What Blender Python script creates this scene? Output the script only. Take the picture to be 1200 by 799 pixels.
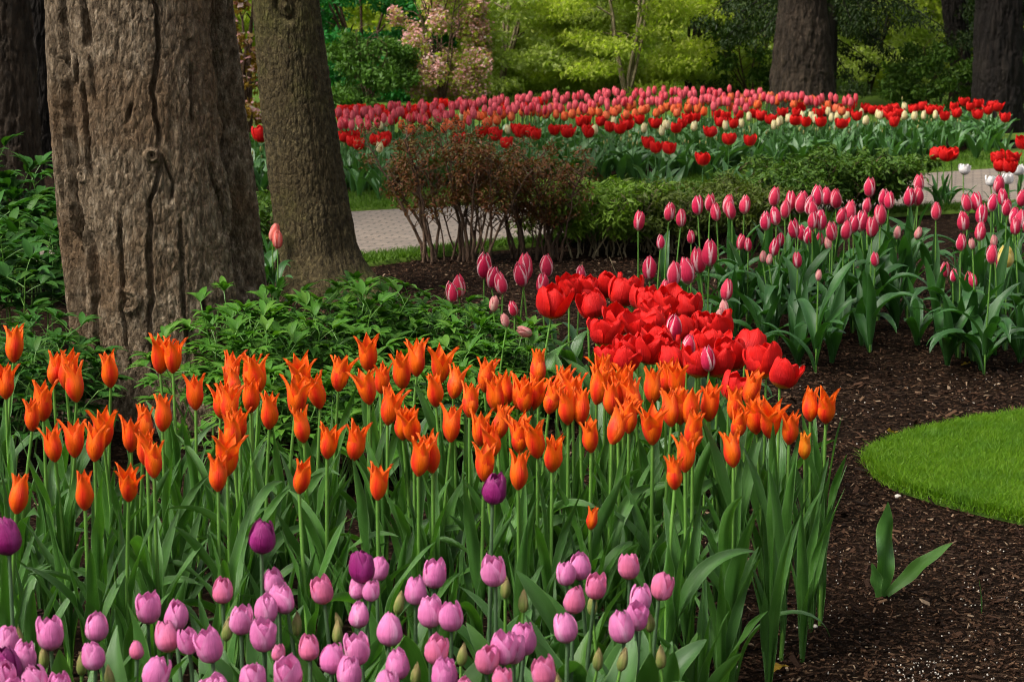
import bpy, math, random
import numpy as np
from mathutils import Vector

S = bpy.context.scene
for o in list(bpy.data.objects):
    bpy.data.objects.remove(o)
R = math.radians
rng = np.random.default_rng(11)
random.seed(11)

# ------------------------------------------------------------------ camera, sky, sun, exposure
FP = 2500.0
CAMH = 1.5
PITCH = math.atan(459.5 / FP)
cam = bpy.data.cameras.new('Camera')
cam.sensor_width = 36.0
cam.lens = FP / 1200 * 36
cam.clip_end = 400
cam.dof.use_dof = True
cam.dof.focus_distance = 5.9
cam.dof.aperture_fstop = 13.0
camo = bpy.data.objects.new('Camera', cam)
S.collection.objects.link(camo)
camo.location = (0, 0, CAMH)
camo.rotation_euler = (R(90) - PITCH, 0, 0)
S.camera = camo

SUN_EL, SUN_AZ = 52.0, -116.0       # azimuth clockwise from +Y (negative: from the left)
w = bpy.data.worlds.new('World'); S.world = w; w.use_nodes = True
nt = w.node_tree
bg = nt.nodes['Background']
sky = nt.nodes.new('ShaderNodeTexSky'); sky.sky_type = 'NISHITA'; sky.sun_disc = False
sky.sun_elevation = R(SUN_EL); sky.sun_rotation = R(SUN_AZ)
sky.air_density = 1.6; sky.dust_density = 6.0
hs = nt.nodes.new('ShaderNodeHueSaturation'); hs.inputs['Saturation'].default_value = 0.35
nt.links.new(sky.outputs[0], hs.inputs['Color']); nt.links.new(hs.outputs[0], bg.inputs[0])
bg.inputs[1].default_value = 0.068
sl = bpy.data.lights.new('Sun', 'SUN'); sl.energy = 1.5; sl.angle = R(22); sl.color = (1.0, 0.95, 0.87)
so = bpy.data.objects.new('Sun', sl); S.collection.objects.link(so)
_d = Vector((math.sin(R(SUN_AZ)) * math.cos(R(SUN_EL)), math.cos(R(SUN_AZ)) * math.cos(R(SUN_EL)), math.sin(R(SUN_EL))))
so.rotation_euler = _d.to_track_quat('Z', 'Y').to_euler(); so.location = (0, 0, 10)
S.view_settings.view_transform = 'Standard'; S.view_settings.look = 'None'
S.view_settings.exposure = 1.58; S.view_settings.gamma = 1.0
S.view_settings.use_curve_mapping = False
S.cycles.use_denoising = True; S.cycles.filter_width = 1.1
S.cycles.max_bounces = 7; S.cycles.diffuse_bounces = 3; S.cycles.glossy_bounces = 2
S.cycles.transmission_bounces = 3; S.cycles.transparent_max_bounces = 4
S.cycles.caustics_reflective = False; S.cycles.caustics_refractive = False
S.cycles.use_adaptive_sampling = True; S.cycles.adaptive_threshold = 0.02

cp, sp = math.cos(PITCH), math.sin(PITCH)
def ray(px, py):
    x = (px - 600) / FP; y = -(py - 399.5) / FP
    return np.array([x, cp + y * sp, -sp + y * cp])
def P(px, py, h=0.0):
    d = ray(px, py); t = (h - CAMH) / d[2]
    return np.array([0, 0, CAMH]) + d * t
def PY(px, py, Y):
    d = ray(px, py); return np.array([0, 0, CAMH]) + d * (Y / d[1])
def depth(p): return p[1] * cp + (CAMH - p[2]) * sp
def scale_at(p): return FP / depth(p)
def XA(px, Y, z=0.5): return (px - 600) / FP * (Y * cp + (CAMH - z) * sp)

# ------------------------------------------------------------------ mesh building
class MB:
    def __init__(s): s.v=[]; s.f=[]; s.uv=[]; s.m=[]; s.n=0
    def add(s, v, f, uv=None, mi=0):
        v=np.asarray(v,float).reshape(-1,3); f=np.asarray(f,int).reshape(-1,4)
        s.v.append(v); s.f.append(f+s.n); s.n+=len(v)
        s.uv.append(np.zeros((len(v),2)) if uv is None else np.asarray(uv,float).reshape(-1,2))
        s.m.append(np.full(len(f),mi))
    def grid(s, g, uv=None, mi=0, wrap=False):
        a,b=g.shape[:2]
        i=np.arange(a*b).reshape(a,b)
        if wrap: i=np.concatenate([i,i[:,:1]],1)
        f=np.stack([i[:-1,:-1],i[:-1,1:],i[1:,1:],i[1:,:-1]],-1).reshape(-1,4)
        s.add(g.reshape(-1,3),f,uv,mi)
    def arrays(s):
        return np.concatenate(s.v),np.concatenate(s.f),np.concatenate(s.uv),np.concatenate(s.m)
    def mesh(s, name, mats, smooth=True):
        v,f,uv,m=s.arrays()
        me=bpy.data.meshes.new(name)
        me.vertices.add(len(v)); me.vertices.foreach_set('co',v.astype(np.float32).ravel())
        me.loops.add(f.size); me.loops.foreach_set('vertex_index',f.astype(np.int32).ravel())
        me.polygons.add(len(f)); me.polygons.foreach_set('loop_start',np.arange(0,f.size,4,dtype=np.int32))
        me.polygons.foreach_set('loop_total',np.full(len(f),4,dtype=np.int32))
        me.polygons.foreach_set('material_index',m.astype(np.int32))
        me.polygons.foreach_set('use_smooth',np.full(len(f),smooth))
        ul=me.uv_layers.new(name='UVMap'); ul.data.foreach_set('uv',uv[f.ravel()].astype(np.float32).ravel())
        me.update(calc_edges=True); me.validate()
        for x in (mats if isinstance(mats,(list,tuple)) else [mats]): me.materials.append(x)
        return me

def link(name, me, parent=None, loc=(0,0,0), rz=0.0, sc=(1,1,1)):
    o=bpy.data.objects.new(name,me); S.collection.objects.link(o)
    o.location=loc; o.rotation_euler=(0,0,rz); o.scale=sc
    if parent is not None: o.parent=parent
    return o
def tag(o,label,cat,group=None):
    o['label']=label; o['category']=cat
    if group: o['group']=group
    return o
def empty(name,loc,label,cat,group=None,rz=0.0):
    o=bpy.data.objects.new(name,None); S.collection.objects.link(o); o.location=loc; o.rotation_euler=(0,0,rz)
    o.empty_display_size=0.05
    return tag(o,label,cat,group)
def struct(name,me,kind='structure',**k):
    o=link(name,me,**k); o['kind']=kind; return o

def tube(pts, rad, n=6):
    pts=np.asarray(pts,float); rad=np.broadcast_to(rad,(len(pts),))
    t=np.gradient(pts,axis=0); t/=np.linalg.norm(t,axis=1,keepdims=True)+1e-9
    up=np.array([0,1,0.]) if abs(t[0][1])<0.9 else np.array([1,0,0.])
    a=np.cross(t,up); a/=np.linalg.norm(a,axis=1,keepdims=True)+1e-9
    b=np.cross(t,a)
    th=np.linspace(0,2*np.pi,n,endpoint=False)
    return pts[:,None]+rad[:,None,None]*(a[:,None]*np.cos(th)[None,:,None]+b[:,None]*np.sin(th)[None,:,None])
def tube_uv(k,n):
    return np.stack(np.meshgrid(np.linspace(0,1,n),np.linspace(0,1,k)),-1)

def rotz(v,a):
    c,s_=math.cos(a),math.sin(a); return v@np.array([[c,s_,0],[-s_,c,0],[0,0,1]])
def roty(v,a):
    c,s_=math.cos(a),math.sin(a); return v@np.array([[c,0,-s_],[0,1,0],[s_,0,c]])

# ---- numpy noise
def _h(i,j,k,seed):
    n=(i*374761393+j*668265263+k*2147483647*3+seed*1442695041)&0xffffffff
    n=((n^(n>>13))*1274126177)&0xffffffff
    n=(n^(n>>16))&0xffffffff
    return n/4294967295.0
def vnoise(p,seed=0):
    i=np.floor(p).astype(np.int64); f=p-i; f=f*f*(3-2*f); r=0
    for dx in (0,1):
        for dy in (0,1):
            for dz in (0,1):
                wgt=(f[...,0] if dx else 1-f[...,0])*(f[...,1] if dy else 1-f[...,1])*(f[...,2] if dz else 1-f[...,2])
                r=r+wgt*_h(i[...,0]+dx,i[...,1]+dy,i[...,2]+dz,seed)
    return r
def fbm(p,o=4,seed=0):
    r=0;a=.5
    for k in range(o): r=r+a*vnoise(p*2**k+17.3*k,seed+k); a*=.5
    return r/(1-.5**o)
def voro(p,seed=0):
    i=np.floor(p).astype(np.int64); f1=np.full(p.shape[:-1],9.); f2=f1.copy()
    for dx in (-1,0,1):
        for dy in (-1,0,1):
            for dz in (-1,0,1):
                c=i+np.array([dx,dy,dz])
                q=np.stack([_h(c[...,0],c[...,1],c[...,2],seed+s_) for s_ in (1,2,3)],-1)+c
                d=np.linalg.norm(q-p,axis=-1)
                f2=np.where(d<f1,f1,np.minimum(f2,d)); f1=np.minimum(f1,d)
    return f1,f2

# ------------------------------------------------------------------ materials
class NT:
    def __init__(s,name):
        s.m=bpy.data.materials.new(name); s.m.use_nodes=True; s.t=s.m.node_tree; s.b=s.t.nodes['Principled BSDF']
        s.out=s.t.nodes['Material Output']
    def n(s,typ,**kw):
        x=s.t.nodes.new(typ)
        for k,v in kw.items(): setattr(x,k,v)
        return x
    def l(s,a,b): s.t.links.new(a,b)
    def noise(s,scale,detail=4,vec=None,rough=.55):
        x=s.n('ShaderNodeTexNoise'); x.inputs['Scale'].default_value=scale; x.inputs['Detail'].default_value=detail; x.inputs['Roughness'].default_value=rough
        if vec is not None: s.l(vec,x.inputs['Vector'])
        return x.outputs['Fac']
    def ramp(s,fac,stops,interp='LINEAR'):
        x=s.n('ShaderNodeValToRGB'); e=x.color_ramp.elements; x.color_ramp.interpolation=interp
        while len(e)<len(stops): e.new(0.5)
        for el,(p,c) in zip(e,stops):
            el.position=p; el.color=(c,c,c,1) if isinstance(c,(int,float)) else (*c,1)
        s.l(fac,x.inputs[0]); return x.outputs[0]
    def mix(s,f,a,b,mode='MIX'):
        x=s.n('ShaderNodeMix',data_type='RGBA',blend_type=mode)
        for inp,val in ((x.inputs[0],f),(x.inputs[6],a),(x.inputs[7],b)):
            if isinstance(val,(int,float)): inp.default_value=val
            elif isinstance(val,tuple): inp.default_value=(*val,1)
            else: s.l(val,inp)
        return x.outputs[2]
    def math(s,op,a,b=0.0,c=None):
        x=s.n('ShaderNodeMath',operation=op)
        for inp,val in zip(x.inputs,(a,b,c)):
            if val is None: continue
            if isinstance(val,(int,float)): inp.default_value=val
            else: s.l(val,inp)
        return x.outputs[0]
    def bump(s,h,strength=.5,dist=.01):
        x=s.n('ShaderNodeBump'); x.inputs['Strength'].default_value=strength; x.inputs['Distance'].default_value=dist
        s.l(h,x.inputs['Height']); s.l(x.outputs[0],s.b.inputs['Normal']); return x.outputs[0]
    def obj(s): return s.n('ShaderNodeTexCoord').outputs['Object']
    def uv(s):
        x=s.n('ShaderNodeSeparateXYZ'); s.l(s.n('ShaderNodeTexCoord').outputs['UV'],x.inputs[0]); return x.outputs[0],x.outputs[1]
    def rand(s): return s.n('ShaderNodeObjectInfo').outputs['Random']
    def island(s): return s.n('ShaderNodeNewGeometry').outputs['Random Per Island']
    def translucent(s,col,amt):
        tr=s.n('ShaderNodeBsdfTranslucent'); mx=s.n('ShaderNodeMixShader'); mx.inputs[0].default_value=amt
        s.l(col,tr.inputs[0]) ; s.l(s.b.outputs[0],mx.inputs[1]); s.l(tr.outputs[0],mx.inputs[2]); s.l(mx.outputs[0],s.out.inputs[0])
    def base(s,c,rough=.6,spec=.5):
        if isinstance(c,tuple): s.b.inputs['Base Color'].default_value=(*c,1)
        else: s.l(c,s.b.inputs['Base Color'])
        s.b.inputs['Roughness'].default_value=rough
        s.b.inputs['Specular IOR Level'].default_value=spec

def mapped(t,scale):
    mp=t.n('ShaderNodeMapping'); mp.inputs['Scale'].default_value=scale; t.l(t.obj(),mp.inputs[0]); return mp.outputs[0]

def petal_mat(name, centre, edge, tip=None, base=None, e0=.35, e1=.95, vary=None, rough=.42, veins=1.0, trans=.32, basev=.12, tipv=.75):
    t=NT(name); u,v=t.uv()
    au=t.math('ABSOLUTE',t.math('MULTIPLY_ADD',u,2.0,-1.0))
    nz=t.noise(9,3)
    au2=t.math('ADD',au,t.math('MULTIPLY_ADD',nz,.35,-.17))
    f=t.ramp(au2,[(e0,0.0),(e1,1.0)])
    col=t.mix(f,centre,edge)
    if tip is not None:
        col=t.mix(t.ramp(v,[(tipv-.35,0.0),(1.0,1.0)]),col,tip)
    if base is not None:
        col=t.mix(t.ramp(v,[(0.02,1.0),(basev,0.0)]),col,base)
    if vary is not None:
        col=t.mix(t.math('MULTIPLY',t.rand(),vary[1]),col,vary[0])
    # fine length-wise veins
    cx=t.n('ShaderNodeCombineXYZ'); t.l(t.math('MULTIPLY',u,26.0),cx.inputs[0]); t.l(t.math('MULTIPLY',v,1.5),cx.inputs[1])
    vn=t.noise(1.0,3,cx.outputs[0])
    col=t.mix(t.math('MULTIPLY',t.ramp(vn,[(.35,1.0),(.62,0.0)]),.5*veins),col,t.mix(1.0,col,(.62,.5,.55),'MULTIPLY'))
    col=t.mix(t.math('MULTIPLY',t.rand(),.25),col,t.mix(1.0,col,(1.0,.75,.8),'MULTIPLY'))
    t.base(col,rough,.28); t.bump(vn,.8,.003)
    t.b.inputs['Sheen Weight'].default_value=.02
    t.translucent(col,trans); return t.m

M={}
M['lily']=petal_mat('orange_petal',(.84,.032,.012),(.97,.175,.004),tip=(.97,.17,.004),base=(.90,.12,.02),e0=.08,e1=.62,vary=((.92,.09,.01),.3),trans=.3,tipv=.85,veins=.5)
M['lilyy']=petal_mat('yellow_orange_petal',(.92,.20,.006),(.93,.36,.01),tip=(.93,.30,.01),e0=.2,e1=.9)
M['mauve']=petal_mat('mauve_petal',(.80,.23,.50),(.90,.50,.72),tip=(.82,.28,.56),base=(.45,.2,.25),e0=.5,e1=1.0,vary=((.74,.19,.52),.5),trans=.3)
M['rose']=petal_mat('rose_petal',(.80,.20,.36),(.78,.28,.50),tip=(.76,.21,.42),base=(.75,.3,.25),e0=.45,e1=.95)
M['purple']=petal_mat('purple_petal',(.22,.010,.12),(.34,.035,.21),tip=(.28,.02,.16),e0=.5,e1=1.0,rough=.35,trans=.15)
M['red']=petal_mat('red_petal',(.50,.002,.003),(.86,.014,.004),tip=(.80,.008,.004),base=(.80,.45,.03),e0=.5,e1=1.0,rough=.62,basev=.14,vary=((.55,.002,.003),.5),trans=.3,veins=.8)
M['stripe']=petal_mat('pink_petal_pale_rim',(.74,.020,.10),(.97,.68,.70),base=(.8,.5,.45),e0=.64,e1=.84,vary=((.72,.08,.12),.4),basev=.16)
M['stripepale']=petal_mat('pale_pink_bud_petal',(.78,.26,.27),(.85,.6,.5),tip=(.8,.35,.33),e0=.3,e1=.9)
M['cream']=petal_mat('cream_petal',(.80,.72,.36),(.82,.78,.5),base=(.5,.55,.2))
M['yellow']=petal_mat('yellow_petal',(.82,.66,.14),(.85,.75,.3))
M['white']=petal_mat('white_petal',(.80,.80,.76),(.82,.82,.8),base=(.6,.65,.4))
M['pink']=petal_mat('far_pink_petal',(.74,.02,.05),(.84,.22,.24),e0=.4,e1=1.0,vary=((.82,.17,.21),.8))
M['farorange']=petal_mat('far_orange_petal',(.80,.09,.02),(.88,.22,.04),e0=.3,e1=.9,vary=((.75,.25,.12),.5))
M['salmon']=petal_mat('salmon_petal',(.80,.16,.12),(.85,.36,.3),e0=.3,e1=.9)
M['bud']=petal_mat('green_bud_petal',(.20,.27,.06),(.38,.38,.12),tip=(.42,.33,.14),e0=.4,e1=1.0,trans=.2)

def leaf_mat(name,c0,c1,edge=None,rough=.42,spec=.5,trans=.25,veins=40.0,vary=.35,isl=False,bump=.5,c2=None):
    t=NT(name); u,v=t.uv()
    cx=t.n('ShaderNodeCombineXYZ'); t.l(t.math('MULTIPLY',u,veins),cx.inputs[0]); t.l(t.math('MULTIPLY',v,1.2),cx.inputs[1])
    vn=t.noise(1.0,2,cx.outputs[0]); nz=t.noise(14,4,t.obj())
    f=t.math('ADD',t.math('MULTIPLY',vn,.45),t.math('MULTIPLY',nz,.55))
    col=t.mix(t.ramp(f,[(.36,0.0),(.64,1.0)]),c0,c1)
    if c2 is not None:
        col=t.mix(t.ramp(t.island() if isl else t.rand(),[(.55,0.0),(1.0,1.0)]),col,c2)
    if edge is not None:
        au=t.math('ABSOLUTE',t.math('MULTIPLY_ADD',u,2.0,-1.0)); col=t.mix(t.ramp(au,[(.9,0.0),(.99,1.0)]),col,edge)
    r_=t.island() if isl else t.rand()
    col=t.mix(t.math('MULTIPLY',r_,vary),col,t.mix(1.0,col,(.45,.5,.5),'MULTIPLY'))
    if isl: spec=.18; rough=max(rough,.5)
    t.base(col,rough,spec); t.bump(vn,bump,.0015)
    rf=t.ramp(nz,[(.3,rough-.1),(.7,rough+.12)]); t.l(rf,t.b.inputs['Roughness'])
    t.translucent(t.mix(1.0,col,(1.3,1.5,.5),'MULTIPLY'),trans); return t.m
M['leaf']=leaf_mat('tulip_leaf',(.032,.115,.014),(.09,.225,.035),edge=(.17,.30,.12),vary=.7,c2=(.06,.16,.03),rough=.36,bump=.9)
M['leafb']=leaf_mat('broad_tulip_leaf',(.032,.105,.018),(.07,.18,.035),edge=(.14,.26,.08),vary=.5,c2=(.085,.20,.03))
M['leafd']=leaf_mat('deep_green_tulip_leaf',(.018,.078,.012),(.045,.145,.024),edge=(.09,.18,.09),vary=.5)
M['leaff']=leaf_mat('far_tulip_leaf',(.035,.11,.025),(.085,.21,.045),edge=(.12,.25,.13),vary=.5,trans=.2)
M['stem']=leaf_mat('tulip_stem',(.09,.22,.03),(.15,.31,.05),vary=.5,rough=.4,trans=.05,bump=.2)
M['stemd']=leaf_mat('grey_tulip_stem',(.05,.10,.045),(.085,.15,.06),vary=.5,rough=.45,trans=.05,bump=.2)
M['peony']=leaf_mat('shrub_leaf',(.045,.14,.015),(.08,.21,.022),isl=True,vary=.75,veins=8,c2=(.15,.31,.035),rough=.38,trans=.28)
M['sideleaf']=leaf_mat('side_shrub_leaf',(.025,.095,.014),(.045,.14,.02),isl=True,vary=.7,veins=8,c2=(.08,.18,.025),rough=.42,trans=.25)
M['brownleaf']=leaf_mat('bronze_leaf',(.085,.042,.011),(.14,.034,.013),isl=True,vary=.7,veins=5,c2=(.12,.09,.015),trans=.25)
M['midleaf']=leaf_mat('fresh_shrub_leaf',(.085,.16,.012),(.145,.25,.02),isl=True,vary=.7,veins=5,c2=(.22,.33,.04),trans=.3)
M['oliveleaf']=leaf_mat('olive_shrub_leaf',(.060,.085,.012),(.10,.135,.018),isl=True,vary=.7,veins=5,c2=(.10,.13,.02),trans=.25)
M['darkleaf']=leaf_mat('dark_bush_leaf',(.035,.085,.010),(.070,.14,.015),isl=True,vary=.7,veins=5,c2=(.14,.23,.025),trans=.22)
M['lime']=leaf_mat('lime_leaf',(.30,.36,.075),(.41,.47,.12),isl=True,vary=.3,veins=4,c2=(.56,.60,.27),trans=.55)
M['limeb']=leaf_mat('yellow_green_leaf',(.28,.34,.04),(.37,.43,.06),isl=True,vary=.3,veins=4,c2=(.46,.48,.12),trans=.55)
M['vivid']=leaf_mat('vivid_green_leaf',(.015,.13,.02),(.03,.21,.035),isl=True,vary=.75,veins=4,c2=(.05,.28,.05),trans=.25)
M['mossg']=leaf_mat('mid_green_leaf',(.05,.12,.015),(.09,.18,.025),isl=True,vary=.6,veins=4,trans=.25)
M['needle']=leaf_mat('conifer_needles',(.010,.024,.004),(.020,.042,.006),isl=True,vary=.7,veins=4,c2=(.05,.075,.010),trans=.12)
M['ochre']=leaf_mat('ochre_leaf',(.20,.12,.012),(.28,.17,.02),isl=True,vary=.5,veins=4,trans=.3)
M['blossom']=leaf_mat('pink_blossom',(.55,.24,.27),(.66,.36,.36),isl=True,vary=.5,veins=4,c2=(.6,.48,.40),trans=.3)
M['grassb']=leaf_mat('grass_blade',(.075,.18,.005),(.125,.255,.008),isl=True,vary=.6,veins=3,c2=(.18,.30,.015),rough=.45,trans=.3,bump=.1)
def tone(m,c,sc,lo,hi):
    t=m.node_tree; b=t.nodes['Principled BSDF']; src=b.inputs['Base Color'].links[0].from_socket
    tc=t.nodes.new('ShaderNodeTexCoord'); nz=t.nodes.new('ShaderNodeTexNoise'); nz.inputs['Scale'].default_value=sc; nz.inputs['Detail'].default_value=5; t.links.new(tc.outputs['Object'],nz.inputs['Vector'])
    rp=t.nodes.new('ShaderNodeValToRGB'); rp.color_ramp.elements[0].position=lo; rp.color_ramp.elements[1].position=hi; t.links.new(nz.outputs['Fac'],rp.inputs[0])
    mx=t.nodes.new('ShaderNodeMix'); mx.data_type='RGBA'; t.links.new(rp.outputs[0],mx.inputs[0]); t.links.new(src,mx.inputs[6]); mx.inputs[7].default_value=(*c,1); t.links.new(mx.outputs[2],b.inputs['Base Color'])
tone(M['grassb'],(.05,.13,.008),7,.48,.75)
M['grassf']=leaf_mat('far_grass_blade',(.06,.13,.01),(.10,.19,.015),isl=True,vary=.6,veins=3,rough=.5,trans=.3,bump=.1)

def bark_mat(name,cols,sc=(30,30,8),bs=.8,moss=None,spec=.2):
    t=NT(name); v=mapped(t,sc)
    n1=t.noise(1.0,8,v,.65); n2=t.noise(3.2,4,t.obj()); n3=t.noise(5.0,6,v,.7)
    col=t.ramp(n1,[(.30,cols[0]),(.5,cols[1]),(.7,cols[2])])
    col=t.mix(t.ramp(n2,[(.48,0.0),(.62,.75)]),col,cols[3])
    if moss:
        col=t.mix(t.ramp(t.noise(2.2,6,t.obj(),.7),[(.47,0.0),(.62,.8)]),col,moss)
    vo=t.n('ShaderNodeTexVoronoi',feature='DISTANCE_TO_EDGE'); vo.inputs['Scale'].default_value=1.1; 
    wv=t.n('ShaderNodeVectorMath',operation='ADD'); t.l(v,wv.inputs[0]); nn=t.n('ShaderNodeTexNoise'); nn.inputs['Scale'].default_value=.8; t.l(v,nn.inputs['Vector']); t.l(nn.outputs['Color'],wv.inputs[1]); t.l(wv.outputs[0],vo.inputs['Vector'])
    hgt=t.math('ADD',t.math('MULTIPLY',t.ramp(vo.outputs[0],[(0.0,0.0),(.22,1.0)]),.55),t.math('MULTIPLY',n3,.9))
    hgt=t.math('ADD',hgt,t.math('MULTIPLY',t.noise(120,8,t.obj(),.8),1.3)); fl=t.noise(1.7,5,mapped(t,(sc[0]*1.6,sc[1]*1.6,sc[2]*1.6)),.75)
    col=t.mix(t.ramp(fl,[(.50,0.0),(.60,.55)]),col,t.mix(1.0,col,(1.75,1.7,1.65),'MULTIPLY')); col=t.mix(t.ramp(fl,[(.36,.6),(.44,0.0)]),col,t.mix(1.0,col,(.38,.34,.32),'MULTIPLY'))
    vf=t.n('ShaderNodeTexVoronoi'); vf.inputs['Scale'].default_value=1.5; t.l(wv.outputs[0],vf.inputs['Vector']); sf=t.n('ShaderNodeSeparateColor'); t.l(vf.outputs['Color'],sf.inputs[0])
    vg=t.n('ShaderNodeTexVoronoi'); vg.inputs['Scale'].default_value=3.4; t.l(wv.outputs[0],vg.inputs['Vector']); sg=t.n('ShaderNodeSeparateColor'); t.l(vg.outputs['Color'],sg.inputs[0])
    hgt=t.math('ADD',hgt,t.math('ADD',t.math('MULTIPLY',sf.outputs[0],.8),t.math('MULTIPLY',sg.outputs[0],.5)))
    col=t.mix(t.math('MULTIPLY',sf.outputs[1],.8),col,t.mix(1.0,col,(.42,.38,.34),'MULTIPLY')); col=t.mix(t.math('MULTIPLY',sg.outputs[1],.6),col,t.mix(1.0,col,(1.5,1.45,1.4),'MULTIPLY'))
    t.base(col,.85,spec); t.bump(hgt,bs,.014); return t.m
M['bark']=bark_mat('furrowed_bark',[(.050,.034,.019),(.195,.145,.092),(.42,.34,.245),(.17,.108,.058)],(50,50,24),1.0)
M['bark2']=bark_mat('mossy_bark',[(.028,.022,.010),(.080,.062,.028),(.15,.12,.058),(.07,.052,.022)],(48,48,26),.9,moss=(.085,.085,.020))
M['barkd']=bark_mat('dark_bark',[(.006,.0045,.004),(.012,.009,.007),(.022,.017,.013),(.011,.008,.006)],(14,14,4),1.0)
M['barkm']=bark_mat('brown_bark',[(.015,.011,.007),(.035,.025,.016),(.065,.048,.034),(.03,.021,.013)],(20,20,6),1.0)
M['twig']=bark_mat('twig_bark',[(.05,.03,.02),(.09,.055,.035),(.16,.11,.08),(.08,.05,.03)],(40,40,12),.5)
M['twigl']=bark_mat('tan_stem',[(.13,.11,.06),(.2,.17,.1),(.28,.24,.16),(.18,.14,.08)],(40,40,12),.4)

def ground_mat():
    t=NT('mulch'); o=t.obj()
    n1=t.noise(34,8,o,.7); n2=t.noise(3.0,4,o); mp=mapped(t,(60,110,60)); vo=t.n('ShaderNodeTexVoronoi'); vo.inputs['Scale'].default_value=1.0
    wv=t.n('ShaderNodeVectorMath',operation='ADD'); nn=t.n('ShaderNodeTexNoise'); nn.inputs['Scale'].default_value=18.0; t.l(o,nn.inputs['Vector']); t.l(mp,wv.inputs[0])
    ml=t.n('ShaderNodeVectorMath',operation='SCALE'); ml.inputs['Scale'].default_value=3.0; t.l(nn.outputs['Color'],ml.inputs[0]); t.l(ml.outputs[0],wv.inputs[1]); t.l(wv.outputs[0],vo.inputs['Vector'])
    sep=t.n('ShaderNodeSeparateColor'); t.l(vo.outputs['Color'],sep.inputs[0])
    col=t.ramp(n1,[(.35,(.003,.0018,.001)),(.55,(.013,.007,.004)),(.75,(.045,.022,.011))])
    col=t.mix(t.ramp(sep.outputs[0],[(.80,0.0),(.97,.7)]),col,(.10,.062,.038))
    col=t.mix(t.ramp(n2,[(.45,0.0),(.7,.3)]),col,(.022,.011,.006))
    h=t.math('ADD',t.math('MULTIPLY',n1,1.0),t.math('MULTIPLY',vo.outputs['Distance'],-.4))
    t.base(col,.95,.03); t.bump(h,1.0,.03); return t.m
M['mulch']=ground_mat()
def chip_mat():
    t=NT('bark_chip'); r_=t.island()
    col=t.ramp(r_,[(0.0,(.008,.0045,.003)),(.5,(.026,.0125,.007)),(.80,(.062,.030,.016)),(.95,(.12,.068,.038)),(.995,(.28,.20,.13))])
    col=t.mix(.35,col,t.mix(t.noise(60,3,t.obj()),(.02,.012,.008),col))
    t.base(col,.85,.08); t.bump(t.noise(200,3,t.obj()),.5,.002); return t.m
M['chip']=chip_mat()
def lawn_mat(name,c0,c1):
    t=NT(name); n=t.noise(30,6,t.obj()); t.base(t.ramp(n,[(.3,c0),(.7,c1)]),.8,.1); t.bump(n,.8,.01); return t.m
M['lawn']=lawn_mat('lawn_soil',(.02,.045,.004),(.05,.10,.008))
M['meadow']=lawn_mat('far_grass',(.05,.09,.012),(.09,.15,.02))
M['moss']=lawn_mat('moss',(.05,.085,.008),(.10,.16,.015))
def path_mat():
    t=NT('path_paver'); br=t.n('ShaderNodeTexBrick'); mp=t.n('ShaderNodeMapping'); mp.inputs['Scale'].default_value=(1,1,1); mp.inputs['Rotation'].default_value=(0,0,R(12)); t.l(t.obj(),mp.inputs[0]); t.l(mp.outputs[0],br.inputs[0])
    br.inputs['Color1'].default_value=(.25,.195,.15,1); br.inputs['Color2'].default_value=(.18,.14,.11,1); br.inputs['Mortar'].default_value=(.07,.06,.05,1)
    br.inputs['Scale'].default_value=4.5; br.inputs['Mortar Size'].default_value=.028; br.inputs['Brick Width'].default_value=.5; br.inputs['Row Height'].default_value=.25
    n=t.noise(5,6,t.obj()); col=t.mix(t.ramp(n,[(.3,0.0),(.7,.5)]),br.outputs[0],(.14,.12,.10))
    t.base(col,.8,.25); t.bump(br.outputs['Fac'],-.5,.004); return t.m
M['path']=path_mat()
def pebble_mat():
    t=NT('pebble'); t.base(t.ramp(t.noise(30,4,t.obj()),[(.3,(.35,.3,.25)),(.7,(.6,.55,.48))]),.6,.4); return t.m
M['pebble']=pebble_mat()

# ------------------------------------------------------------------ ground, path, lawns
mb=MB()
xs=np.concatenate([[-90,-40,-15],np.linspace(-6,6,25),[15,40,90]]); ys=np.concatenate([[-12,-4],np.linspace(1,18,35),[25,40,70,140]])
g=np.stack(np.meshgrid(xs,ys),-1); g=np.concatenate([g,np.zeros(g.shape[:2]+(1,))],-1); mb.grid(g)
struct('ground',mb.mesh('ground',M['mulch']))

def ribbon(name,mat,top,bot,z,n=60,rows=5,thick=0.0):
    tx=np.linspace(top[0][0],top[-1][0],n); bx=np.linspace(bot[0][0],bot[-1][0],n)
    ty=np.interp(tx,*zip(*top)); by=np.interp(bx,*zip(*bot))
    T=np.array([P(a,b) for a,b in zip(tx,ty)]); B=np.array([P(a,b) for a,b in zip(bx,by)])
    k=np.linspace(0,1,rows)[:,None,None]; g=T[None]*(1-k)+B[None]*k; g[...,2]=z
    if thick: 
        e0=g[:1].copy(); e0[...,2]=0.0; e0[...,1]+=.01; e1=g[-1:].copy(); e1[...,2]=0.0; e1[...,1]-=.01
        g=np.concatenate([e0,g,e1])
    mb=MB(); mb.grid(g[::-1]); return struct(name,mb.mesh(name,mat)),T,B
path_top=[(-300,262),(200,254),(400,251),(600,240),(800,226),(1000,211),(1200,197),(1500,182)]
path_bot=[(-300,325),(200,310),(430,302),(570,288),(700,276),(900,260),(1050,246),(1200,240),(1500,228)]
ribbon('path',M['path'],path_top,path_bot,.012)
gb_top=[(-300,236),(200,233),(400,231),(600,222),(800,206),(1000,193),(1100,185),(1200,176),(1500,165)]
gb_bot=[(a,b-1.0) for a,b in path_top]
_,T1,B1=ribbon('lawn',M['meadow'],gb_top,gb_bot,.02,thick=.02)
gf_top=[(a,b+1) for a,b in path_bot]
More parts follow.
